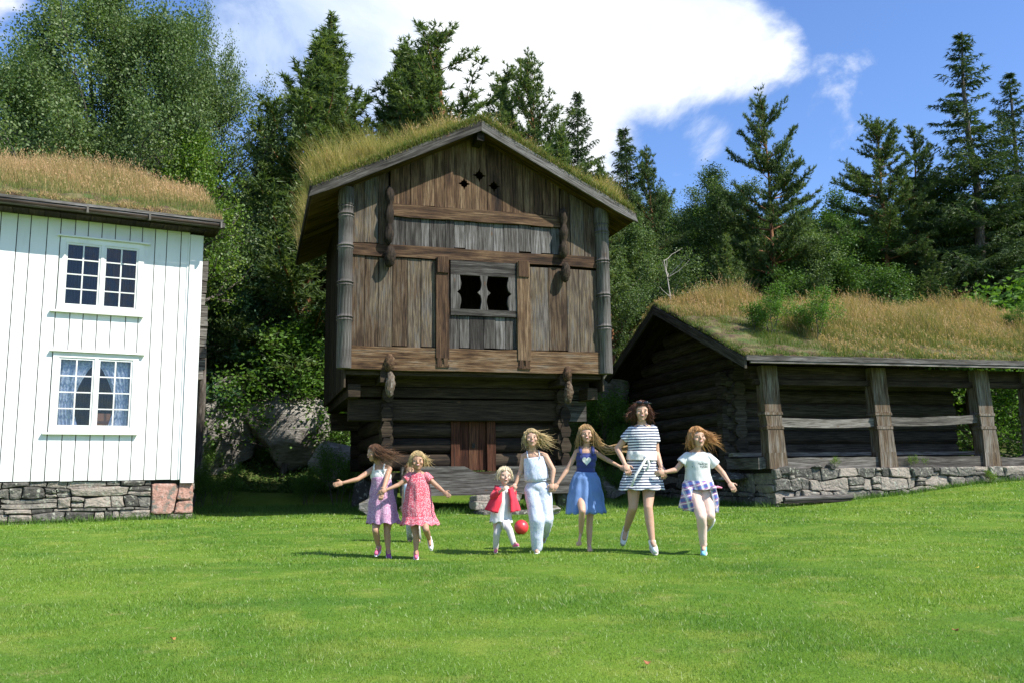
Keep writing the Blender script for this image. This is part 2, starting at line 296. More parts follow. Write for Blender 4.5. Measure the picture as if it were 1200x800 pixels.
# ---------------- dry stone walls ----------------
def clip(poly,px,pz,nx,nz):
    out=[]; n=len(poly)
    for i in range(n):
        a=poly[i]; b=poly[(i+1)%n]; da=(a[0]-px)*nx+(a[1]-pz)*nz; db=(b[0]-px)*nx+(b[1]-pz)*nz
        if da<=0: out.append(a)
        if da*db<0: t=da/(da-db); out.append((a[0]+(b[0]-a[0])*t,a[1]+(b[1]-a[1])*t))
    return out
def stone_face(mb,x0,x1,z0,z1,P,cw=.36,ch=.2,seed=1,gap=.012,depth=.05,skip=None):
    "roughly coursed dry-stone face; P(x,z,d) -> 3d point, d = distance proud of the wall"
    r=random.Random(seed); zs=[z0]
    while zs[-1]<z1-.05: zs.append(zs[-1]+ch*r.choice((.45,.7,1.,1.25,1.5)))
    k=(z1-z0)/(zs[-1]-z0); zs=[z0+(z-z0)*k for z in zs]; off=[r.uniform(0,99) for _ in zs]
    def zc(i,x): return zs[i] if i in (0,len(zs)-1) else zs[i]+.28*min(zs[i]-zs[i-1],zs[i+1]-zs[i])*(noise.noise(Vector((x*1.3,off[i],0)))+.6*noise.noise(Vector((x*4,off[i],5))))*1.5
    for c in range(len(zs)-1):
        x=x0; sl=0.; hgt=zs[c+1]-zs[c]
        while x<x1-.03:
            w=max(.09,cw*r.choice((.4,.6,.9,1.2,1.7))*(.8+.4*r.random())*(1.25 if hgt>ch else .9)); xe=min(x+w,x1); 
            if x1-xe<.1: xe=x1
            se=0. if xe==x1 else r.uniform(-.28,.28)*hgt
            sub=[(0,1)] if hgt<ch*.95 or r.random()<.72 else [(0,.45+r.uniform(-.1,.1)),(0,1)]
            if len(sub)==2: sub=[(0,sub[0][1]),(sub[0][1],1)]
            for (ta,tb) in sub:
                Q=[]; n=5
                L=lambda t:(x+sl*(t-.5)*2*.5,); 
                fx=lambda s_,t:(x+sl*(t-.5))*(1-s_)+(xe+se*(t-.5))*s_
                fz=lambda X,t:zc(c,X)*(1-t)+zc(c+1,X)*t
                for s_ in (0,.12,.5,.88,1): X=fx(s_,ta); e=(.10 if s_ in (0,1) else 0)*r.random()*hgt; Q.append((X,fz(X,ta)+e+r.uniform(-.006,.006)))
                X=fx(1,(ta+tb)/2); Q.append((X+r.uniform(-.012,.004),fz(X,(ta+tb)/2)))
                for s_ in (1,.88,.5,.12,0): X=fx(s_,tb); e=(.12 if s_ in (0,1) else 0)*r.random()*hgt; Q.append((X,fz(X,tb)-e+r.uniform(-.006,.006)))
                X=fx(0,(ta+tb)/2); Q.append((X+r.uniform(-.004,.012),fz(X,(ta+tb)/2)))
                mx=sum(p[0] for p in Q)/len(Q); mz=sum(p[1] for p in Q)/len(Q); hw=(xe-x)/2; hh=max(.02,hgt*(tb-ta)/2); d=r.uniform(.1,1)*depth; tx=r.uniform(-.10,.10); tz=r.uniform(-.14,.14); V=[]; m=len(Q)
                for g,dd in ((gap*.5,-.07),(gap*.55,d*.45),(gap*.5+.012,d*.85),(gap*.5+.035,d)):
                    for (a,b) in Q:
                        V.append(P(mx+(a-mx)*max(.3,1-g/hw),mz+(b-mz)*max(.3,1-g/hh),dd+((a-mx)*tx+(b-mz)*tz+r.uniform(-.007,.007) if dd>0 else 0)))
                V.append(P(mx,mz,d+r.uniform(-.004,.012))); F=[]
                for l in range(3):
                    for i in range(m): F.append((l*m+i,l*m+(i+1)%m,(l+1)*m+(i+1)%m,(l+1)*m+i))
                F+=[(3*m+i,3*m+(i+1)%m,4*m) for i in range(m)]; mb.add(V,F)
            x=xe; sl=se
def boulder(name,loc,size,mat,seed,parent=None,cut=7,flat=.0):
    r=random.Random(seed); bm=bmesh.new(); bmesh.ops.create_icosphere(bm,subdivisions=4,radius=1.)
    pl=[(Vector((r.gauss(0,1),r.gauss(0,1),r.gauss(0,.8))).normalized(),r.uniform(.55,.85)) for _ in range(cut*2)]
    o=Vector((seed*3.1,seed*1.7,0))
    for v in bm.verts:
        p=v.co.copy()
        for n,d in pl:
            k=p.dot(n)-d
            if k>0: p-=n*k*.93
        p*=1+.10*noise.noise(p*2+o)+.04*noise.noise(p*6+o)
        v.co=Vector((p.x*size[0],p.y*size[1],p.z*size[2]))
    me=bpy.data.meshes.new(name); bm.to_mesh(me); bm.free(); ob=link(name,me,mat,parent,True); ob.location=loc; me.set_sharp_from_angle(angle=R(28)); return ob
# ---------------- turf: blades on a roof ----------------
def blades(P,H,Wd,lean,rng,curve=.5,segs=2,windx=0.):
    "P (n,3) roots; returns V,F of curved ribbons (quads)"
    n=len(P); th=rng.uniform(0,2*np.pi,n); sd=np.stack([np.cos(th),np.sin(th),0*th],-1)
    ld=rng.normal(size=(n,3)); ld[:,2]=0; ld=ld/np.maximum(np.linalg.norm(ld,axis=1,keepdims=True),1e-6); ld*=(lean*rng.uniform(.2,1.,n))[:,None] if np.ndim(lean) else lean*rng.uniform(.2,1.,n)[:,None]
    ld[:,0]+=windx
    V=[]; L=segs+1
    for i in range(L):
        t=i/segs; c=P+np.array([0,0,1.])*(H*t)[:,None]*(1-.25*t)+ld*(H*t*(curve*t+.3))[:,None]; w=(Wd*(1-.85*t)*.5)[:,None]
        V+= [c-sd*w,c+sd*w]
    V=np.stack(V,1).reshape(-1,3); b=np.arange(n)*2*L; F=[]
    for i in range(segs): F.append(np.stack([b+2*i,b+2*i+1,b+2*i+3,b+2*i+2],-1))
    return V,np.stack(F,1).reshape(-1,4),segs
def seedheads(parent,P,H,rng,mat,lean=.4):
    V,F,sg=blades(P,H,np.full(len(P),.005),np.full(len(P),lean),rng,windx=-.1); L=6
    T_=V.reshape(-1,L,3)[:,4:].mean(1); B_=V.reshape(-1,L,3)[:,2:4].mean(1); Q=[]
    for k in range(5): Q.append(T_+(B_-T_)*(.06+.11*k)+rng.normal(size=T_.shape)*.012)
    C=np.concatenate(Q); n=len(C); d=nrm_(T_-B_); d=np.tile(d,(5,1)); b=nrm_(np.cross(d,rng.normal(size=d.shape))); l=.022;w=.007
    V2=np.stack([C-d*l,C+b*w,C+d*l,C-b*w],1).reshape(-1,3); F2=np.arange(4*n).reshape(-1,4)+len(V)
    tag(link('seed_heads',np_mesh(np.concatenate([V,V2]),np.concatenate([F,F2]),np.concatenate([np.full(len(F),.5),.6+.4*rng.random(n)])),mat,parent),kind='stuff')
def nrm_(a): return a/np.maximum(np.linalg.norm(a,axis=-1,keepdims=True),1e-9)
def turf_slab(name,u0,u1,nu,prof,ny,thick,parent,mat,seed,over=.0):
    "prof(u,t)->(y,z) along the slope t 0..1; slab of lumpy turf"
    V=[]; r=random.Random(seed)
    for i in range(nu+1):
        for j in range(ny+1):
            u=u0+(u1-u0)*i/nu; t=j/ny; x,y,z=prof(u,t)
            e=min(i,nu-i,j*1.,ny-j); ed=.72 if e==0 else (.95 if e<=1 else 1.)
            p=Vector((x,y,z)); h=thick*ed*(1+.45*noise.noise(p*2.2)+.25*noise.noise(p*6.5))
            o=noise.noise(p*4+Vector((9,0,0)))*.05 if e==0 else 0
            V.append((x+(o if i in(0,nu) else 0),y+(o if j in (0,ny) else 0),z+h))
    nb=len(V)
    for i in range(nu+1):
        for j in range(ny+1):
            x,y,z=prof(u0+(u1-u0)*i/nu,j/ny); V.append((x,y,z))
    F=[]; m=ny+1
    for i in range(nu):
        for j in range(ny): a=i*m+j; F.append((a,a+m,a+m+1,a+1)); F.append((nb+a,nb+a+1,nb+a+m+1,nb+a+m))
    for i in range(nu):
        a=i*m; F.append((a,nb+a,nb+a+m,a+m)); a=i*m+ny; F.append((a,a+m,nb+a+m,nb+a))
    for j in range(ny):
        F.append((j,j+1,nb+j+1,nb+j)); a=nu*m+j; F.append((a,nb+a,nb+a+1,a+1))
    me=bpy.data.meshes.new(name); me.from_pydata(V,[],F); bm=bmesh.new(); bm.from_mesh(me); bmesh.ops.recalc_face_normals(bm,faces=bm.faces); bm.to_mesh(me); bm.free()
    return link(name,me,mat,parent,True)
def chords(n,j,r):  # widths that sum to 1
    w=[1+r.uniform(-j,j) for _ in range(n)]; s=sum(w); o=[0]
    for q in w: o.append(o[-1]+q/s)
    return o
def boards(mb,u0,u1,z0,z1,y,th=.03,w=.28,r=None,jz=.025,top=None,gap=.013,ax=(0,0,1)):
    n=max(1,round((u1-u0)/w)); o=chords(n,.35,r)
    for i in range(n):
        a=u0+(u1-u0)*o[i]+gap/2; b=u0+(u1-u0)*o[i+1]-gap/2; dy=r.uniform(-.008,.008); zb=z0+r.uniform(-jz,jz)
        ta=top(a) if top else z1+r.uniform(-jz,jz)*.5; tb=top(b) if top else ta
        mb.hexa([(a,y+dy,zb),(b,y+dy,zb+r.uniform(-.005,.005)),(b,y+th+dy,zb),(a,y+th+dy,zb),(a,y+dy,ta),(b,y+dy,tb),(b,y+th+dy,tb),(a,y+th+dy,ta)])
# ---------------- loft storehouse ----------------
def storehouse():
    T=empty('log_storehouse',(-3.3,17,0),R(16.5),'tall weathered brown log loft house with turf roof and overhanging upper floor above the children','storehouse')
    r=random.Random(5); T.scale=(.968,1,1)
    RF=lambda u:8.02-.486*abs(u-2.8)   # underside of roof
    DEP=5.2
    # --- upper facade boards
    mb=MB(1); boards(mb,.12,1.88,3.44,5.26,0,.035,.3,r); mb.build('wall_boards',W_board,T)
    mb=MB(2); boards(mb,3.95,5.58,3.44,5.24,0,.035,.42,r); mb.build('wall_boards',W_board,T)
    mb=MB(3); boards(mb,2.16,3.67,3.44,4.12,0,.035,.25,r); mb.build('wall_boards',W_grey,T)
    mb=MB(4); boards(mb,.9,4.7,5.53,6.12,0.0,.035,.27,r,jz=.03); mb.build('wall_boards',W_grey,T)
    mb=MB(5); boards(mb,.12,.88,5.53,6.6,.01,.035,.27,r,top=lambda u:RF(u)); mb.build('wall_boards',W_board,T); mb=MB(55); boards(mb,4.72,5.56,5.53,6.6,.01,.035,.26,r,top=lambda u:RF(u)); mb.build('wall_boards',W_board,T)
    # gable boards, three pierced with cross shaped holes
    holes=[(2.51,6.95,.145),(2.855,7.16,.16),(3.185,6.95,.145)]
    def star(cx,cz,s):
        P=[]
        for k in range(16):
            a=2*math.pi*k/16; q=s*(1.0 if k%4==0 else (.62 if k%4==2 else .5)); P.append((cx+q*math.cos(a),-.012,cz+q*math.sin(a)))
        return P
    mb=MB(6); edges=[.9,1.1,1.33,1.6,1.86,2.08,2.33,2.683,3.03,3.37,3.62,3.85,4.1,4.3,4.5,4.7]
    for a,b in zip(edges[:-1],edges[1:]):
        a+=.006; b-=.006; y=-.012+ r.uniform(-.008,.008); hs=[h for h in holes if a<h[0]-h[2]*.8 and h[0]+h[2]*.8<b]
        poly=[(a,y,6.40),(b,y,6.40+r.uniform(-.01,.01)),(b,y,RF(b))]+([(2.8,y,RF(2.8))] if a<2.8<b else [])+[(a,y,RF(a))]
        mb.prism(poly,(0,.035,0),holes=[[(p[0],y,p[2]) for p in star(*h)] for h in hs] if hs else None)
    mb.build('gable_boards',W_brown,T)
    # beams
    mb=MB(7); 
    def wavybeam(mb,u0,u1,z0,z1,y0,y1,amp=.015,n=9):
        A=[(u0+(u1-u0)*i/n,y0,z0+r.uniform(-amp,amp)) for i in range(n+1)]; B=[(u0+(u1-u0)*i/n,y0,z1+r.uniform(-amp,amp)*.6) for i in range(n,-1,-1)]
        mb.prism(A+B,(0,y1-y0,0),ax=(1,0,0))
    wavybeam(mb,.1,5.6,2.98,3.43,-.06,.2,.02); mb.build('bottom_beam',W_rich,T)
    mb=MB(8); wavybeam(mb,.12,5.58,5.28,5.52,-.04,.15); mb.build('middle_beam',W_brown,T)
    mb=MB(9); wavybeam(mb,.9,4.7,6.13,6.38,-.06,.12); mb.build('upper_beam',W_brown,T)
    for u in (1.88,3.67):
        mb=MB(10+int(u)); mb.box((u,-.09,3.22),(u+.28,.02,5.3),j=.008); mb.box((u+.02,-.12,4.98),(u+.26,-.09,5.32),j=.006)
        for k in (.02,.16): mb.box((u+k,-.09,3.06),(u+k+.09,.0,3.225),j=.006)
        mb.box((u+.005,-.088,3.04),(u+.275,-.03,3.10),j=.004); mb.build('stile',W_brown,T)
    # window frame with two shaped openings
    fr=None
    mb=MB(14); y=-.05
    def cusp(u,sgn,z0,z1):
        P=[]
        for i in range(13):
            t=i/12; k=-.016*math.cos(t*4*math.pi); nb=-.06 if abs(t-.5)<.06 else 0
            P.append((u+sgn*(.03+k+nb),y,z0+(z1-z0)*t))
        return P
    mb.box((2.2,y,4.12),(3.66,y+.08,4.25),ax=(1,0,0),j=.003); mb.box((2.2,y,4.97),(3.66,y+.08,5.272),ax=(1,0,0),j=.003)
    L=cusp(2.38,1,4.252,4.968); mb.prism([(2.2,y,4.252)]+L+[(2.2,y,4.968)],(0,.07,0))
    Rr=cusp(3.5,-1,4.252,4.968); mb.prism([(3.66,y,4.968)]+Rr[::-1]+[(3.66,y,4.252)],(0,.07,0))
    c1=cusp(2.93,-1,4.252,4.968); c2=cusp(2.93,1,4.252,4.968)
    c1=[(2.86-(p[0]-2.9)*1.,y,p[2]) for p in c1]; c2=[(3.0-(p[0]-2.96)*1.,y,p[2]) for p in c2]
    mb.prism(c1+c2[::-1],(0,.07,0)); mb.build('window_frame',W_grey,T)
    # corner posts, turned rings
    for u in (-.02,5.70):
        mb=MB(20+int(u)); zz=[2.98,3.02,3.9,3.93,3.96,3.99,4.02,4.05,4.6,4.63,4.66,4.69,4.72,4.75,5.35,5.38,5.41,5.44,5.47,5.5,6.0,6.03,6.06,6.09,6.12,6.2,6.23,6.26,6.29,6.64]; rr=[]
        for i,z in enumerate(zz): rr.append(.155)
        for s0 in (3.9,4.6,5.35,6.0,6.2):
            for i,z in enumerate(zz):
                d=round((z-s0)/.03)
                if 0<=z-s0<.17: rr[i]=[.15,.175,.148,.178,.148,.15][min(5,d)]
        rr[0]=.15; mb.tube([(u,-.03,z) for z in zz],rr,16,ax=(0,0,1)); mb.build('corner_post',W_post,T,True,50)
    # carved pendants (ends of the plates) on the facade and below the loft
    def pendant(u,y,z1,z0,w,mat,sd,lob=2):
        mb=MB(sd); n=16; pts=[];rad=[]
        for i in range(n+1):
            t=i/n; pts.append((u+.01*math.sin(t*6),y-.02*math.sin(t*math.pi),z1+(z0-z1)*t)); rad.append(w*(.35+.65*abs(math.sin(t*math.pi*lob))**.7) if i<n else .012)
        mb.tube(pts,rad,9,wob=.08,ax=(0,0,1)); mb.build('carved_pendant',mat,T,True,40)
    pendant(.86,-.12,6.72,5.48,.105,W_dark,31,3); pendant(.88,-.13,5.46,5.02,.125,W_dark,32,1)
    pendant(4.74,-.12,6.55,5.42,.105,W_dark,33,3); pendant(4.76,-.13,5.33,4.9,.11,W_dark,34,1)
    # side walls and back of loft
    for x0,x1 in ((.0,.035),(5.65,5.685)):
        mb=MB(40); n=18; o=chords(n,.3,r)
        for i in range(n):
            a=.06+DEP*o[i]+.003; b=.06+DEP*o[i+1]-.003; dx=r.uniform(-.008,.008); mb.box((x0+dx,a,2.62),(x1+dx,b,6.6))
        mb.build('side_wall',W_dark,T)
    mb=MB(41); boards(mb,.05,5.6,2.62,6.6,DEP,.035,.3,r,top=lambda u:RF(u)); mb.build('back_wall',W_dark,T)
    mb=MB(42); mb.box((.04,.1,2.88),(5.64,DEP,2.96),ax=(0,1,0)); 
    mb.build('loft_floor',W_dark,T)
    # inner lining keeps the loft dark
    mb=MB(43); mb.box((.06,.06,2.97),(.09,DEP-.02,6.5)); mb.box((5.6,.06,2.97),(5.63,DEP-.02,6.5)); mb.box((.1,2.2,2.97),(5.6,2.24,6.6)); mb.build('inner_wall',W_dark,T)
    # --- lower storey logs
    mb=MB(50); zz=1.0
    def log(a,b,rz,sd=None,m=None): 
        (m or mb).tube([a,((a[0]+b[0])/2+r.uniform(-.02,.02),(a[1]+b[1])/2,(a[2]+b[2])/2+r.uniform(-.01,.01)),b],[rz*r.uniform(.95,1.03) for _ in range(3)],12,sq=1.25,ax=Vector(b)-Vector(a))
    rows=[1.17,1.5,1.83,2.14]
    for z in rows:
        log((.95,1.05,z),(2.42,1.05,z),.135); log((3.4,1.05,z),(4.95,1.05,z),.135)
    log((.55,1.05,2.38),(5.15,1.05,2.4),.15); 
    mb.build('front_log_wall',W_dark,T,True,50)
    mb=MB(51)
    for x in (.98,4.9):
        for z in rows+[2.42]: log((x,.62+r.uniform(-.05,.05),z+.12),(x,5.4,z+.12),.13)
    mb.build('side_log_wall',W_dark,T,True,50)
    mb=MB(52); 
    for z in rows+[2.42]: log((.7,5.1,z),(5.2,5.1,z),.14)
    mb.build('back_log_wall',W_dark,T,True,50)
    mb=MB(53)  # stepped corbel logs carrying the loft, square-hewn, shade of the overhang put into their dark tone
    for (u0,u1,z0,z1) in ((.12,5.6,2.72,2.93),(.2,5.58,2.5,2.71),(.18,5.5,2.02,2.45)):
        for y0 in (.75,4.9): mb.box((u0,y0,z0),(u1,y0+.3,z1),ax=(1,0,0),j=.012)
    mb.build('corbel_logs',W_dark,T)
    for (z0,z1,e) in ((2.72,2.93,5.62),(2.5,2.71,5.60),(2.02,2.45,5.53)):
        mb=MB(57); mb.box((5.0,.74,z0-.003),(e,1.06,z1+.003),ax=(1,0,0),j=.01); mb.build('log_end',W_grey,T)  # right ends of the same logs, sunlight painted in as paler wood
    mb=MB(54)
    for x in (.1,5.35): 
        mb.box((x,-.1+.3,2.45),(x+.25,DEP,2.7),ax=(0,1,0),j=.01)
    for x in (.86,4.76): mb.box((x-.13,-.02,2.72),(x+.13,5.5,2.96),ax=(0,1,0),j=.01)
    mb.build('cantilever_beams',W_dark,T)
    pendant(.9,-.04,3.28,2.93,.11,W_brown,60,1); pendant(.92,-.05,2.93,2.42,.10,W_barn,61,1)
    pendant(4.78,-.04,3.12,2.8,.10,W_brown,62,1); pendant(4.8,-.05,2.8,2.32,.10,W_barn,63,1)
    for k,x in enumerate((.95,4.95)):
        mb=MB(70+k); zc=1.0
        while zc<2.3:
            h=.33; mb.prism([(x-.09,.55,zc),(x+.1,.55,zc+.02),(x+.13,.55,zc+h*.45),(x+.06,.55,zc+h*.95),(x-.05,.55,zc+h),(x-.12,.55,zc+h*.5)],(0,.4,0),ax=(0,1,0)); zc+=h
        mb.build('carved_log_ends',W_dark,T)
    # door
    mb=MB(80); boards(mb,2.62,3.22,.98,2.02,.98,.04,.2,r,jz=0); D=mb.build('door',W_door,T)
    mb=MB(81); mb.box((2.9,.95,1.45),(2.96,.98,1.55)); mb.build('latch',M_gap,D)
    mb=MB(82); mb.box((2.42,.9,.96),(2.61,1.1,2.2),j=.006); mb.box((3.23,.9,.96),(3.42,1.1,2.2),j=.006); mb.box((2.42,.9,2.04),(3.42,1.1,2.24),ax=(1,0,0),j=.006); mb.build('door_frame',W_door,T)
    # sill boards with the worn hollow before the door
    top=[]; n=30
    for i in range(n+1):
        u=1.25+(5.3-1.25)*i/n; d=max(0,1-((u-3.12)/.42)**2); top.append((u,.42,1.07-.02*u/5-(.17*d**.5 if d>0 else 0)))
    mb=MB(83); mb.prism([(1.25,.42,.74),(5.3,.42,.71)]+top[::-1],(0,.2,0),ax=(1,0,0)); mb.box((1.25,.40,.47),(5.3,.62,.735),ax=(1,0,0),j=.012); mb.build('sill_boards',W_grey,T)
    mb=MB(84); mb.box((1.0,.64,.8),(5.2,5.3,.95),ax=(1,0,0)); mb.build('floor_frame',W_dark,T)
    for i,(u,y,z,s) in enumerate(((.95,.85,.42,(.42,.4,.5)),(4.95,.75,.38,(.32,.35,.46)),(1.0,4.8,.4,(.4,.4,.5)),(4.9,4.8,.4,(.4,.4,.5)))):
        boulder('foundation_boulder',(u,y,z),s,M_stone,11+i,T)
    # stone steps
    for (u0,u1,ya,yb,z0,z1) in ((2.72,3.72,-.55,.35,-.05,.17),(2.66,3.6,-.22,.36,.175,.34),(2.7,3.66,-.05,.37,.345,.465)):
        mb=MB(int(z1*99)); n=5; 
        for k in range(1): mb.box((u0,ya,z0),(u1,yb,z1),j=.03)
        o=mb.build('stone_step',M_stone,T); q=o.modifiers.new('b','BEVEL'); q.width=.025; q.segments=2; q=o.modifiers.new('s','SUBSURF'); q.subdivision_type='SIMPLE'; q.levels=q.render_levels=4
        tx=bpy.data.textures.new('lump','CLOUDS'); tx.noise_scale=.18; q=o.modifiers.new('d','DISPLACE'); q.texture=tx; q.strength=.05; q.mid_level=.5; q.texture_coords='GLOBAL'
    # --- roof
    y0,y1=-.5,5.6; ap=(2.78,8.16)
    def side(sg):
        ue=-.74 if sg<0 else 6.3
        return ue,6.42+(.04 if sg<0 else 0)
    for sg in (-1,1):
        ue,ze=side(sg); mb=MB(90+sg); n=16
        for i in range(n):  # underside boards laid along the slope
            a=y0+.05+(y1-y0-.1)*i/n; b=a+(y1-y0-.1)/n-.012
            mb.hexa([(ue,a,ze-.16),(ap[0],a,ap[1]-.16),(ap[0],b,ap[1]-.16),(ue,b,ze-.16),(ue,a,ze-.12),(ap[0],a,ap[1]-.12),(ap[0],b,ap[1]-.12),(ue,b,ze-.12)],ax=(1,0,.48*-sg))
        mb.build('roof_boards',W_under,T)
        mb=MB(92+sg)
        d=Vector((ap[0]-ue,0,ap[1]-ze)); e=Vector((ue,0,ze)); nn=8
        lo=[];hi=[]
        for i in range(nn+1):
            p=e+d*(i/nn); lo.append((p.x,y0-.02,p.z-.20+r.uniform(-.008,.008))); hi.append((p.x,y0-.02,p.z+.02+r.uniform(-.012,.012)))
        lo[0]=(lo[0][0]-sg*-.08,lo[0][1],lo[0][2]+.0)
        mb.prism(lo+hi[::-1],(0,.05,0),ax=d); 
        mb.build('barge_board',W_grey,T)
        mb=MB(94+sg); mb.beam((ue,y0+.03,ze-.04),(ue,y1,ze-.04),.10,.16,j=.01)
        for k in range(5):
            yy=y0+.4+k*1.35; mb.beam((ue+sg*.02,yy,ze-.08),(ue-sg*.35,yy,ze-.10+.2),.06,.07)
        mb.build('eaves_log',W_dark,T)
        f=lambda u,t,ue=ue,ze=ze:(ue+(ap[0]-ue)*t,u,ze-.1+(ap[1]-ze)*t)
        turf_slab('turf',y0+.04,y1-.02,44,f,30,.26,T,M_turf,5)
        # blades
        rng=np.random.default_rng(7+sg); n=40000 if sg<0 else 36000
        t=rng.uniform(0,1,n)**1.; yy=rng.uniform(y0+.03,y1,n); yy=np.where(rng.random(n)<.4,y0+.03+rng.exponential(.5,n).clip(0,5),yy)
        P=np.stack([ue+(ap[0]-ue)*t,yy,ze+.10+(ap[1]-ze)*t],-1)
        cl=.5+.5*np.sin(P[:,0]*2.1+1)*np.cos(P[:,1]*1.7)+.3*np.sin(P[:,0]*5+P[:,1]*4)
        edge=np.clip((yy-y0-.08)/.45,0.10,1)*np.clip(.75+.5*np.sin(yy*3.1+t*9)*np.sin(t*17+yy),.45,1.15)
        H=(.26+.46*rng.random(n)**1.6+.20*np.clip(cl,0,1.3))*edge*np.where(t>.75,1.0-.9*(t-.75)/.35,1); 
        if sg<0: H*=np.where(t<.55,1.75,1.15)
        else: H*=np.where(t<.45,1.2,np.where(t>.6,.8,1.))
        V,F,sg_=blades(P,H,rng.uniform(.006,.014,n),np.full(n,.55),rng,windx=-.12)
        rn=np.repeat(np.clip(rng.random(n)*.75+.25*(H>.5)*rng.random(n),0,1),sg_)
        tag(link('roof_grass',np_mesh(V,F,rn),G_green,T),kind='stuff')
        k_=rng.random(n)<.07; seedheads(T,P[k_],np.clip(H[k_]*1.35,.3,.85)*edge[k_],rng,G_tan)
        # shaggy fringe hanging over the barge board
        n=7000; t=rng.uniform(0,1,n)**.9; P=np.stack([ue+(ap[0]-ue)*t,y0-.01+rng.uniform(-.03,.06,n),ze+.02+(ap[1]-ze)*t+rng.uniform(-.03,.12,n)],-1)
        V,F,s2=blades(P,rng.uniform(-.08,.16,n),rng.uniform(.008,.016,n),np.full(n,1.2),rng)
        tag(link('turf_fringe',np_mesh(V,F,np.repeat(.3+.7*rng.random(n),s2)),G_low,T),kind='stuff')
    # broken ridge plank lying in the turf
    mb=MB(99); mb.beam((5.4,-.3,6.98),(6.15,-.35,6.62),.1,.05,j=.01); mb.build('roof_plank',W_grey,T)
    mb=MB(98); mb.beam((2.78,-.44,7.86),(2.78,5.9,7.86),.16,.18,j=.01); mb.build('ridge_beam',W_dark,T)
    return T
storehouse()
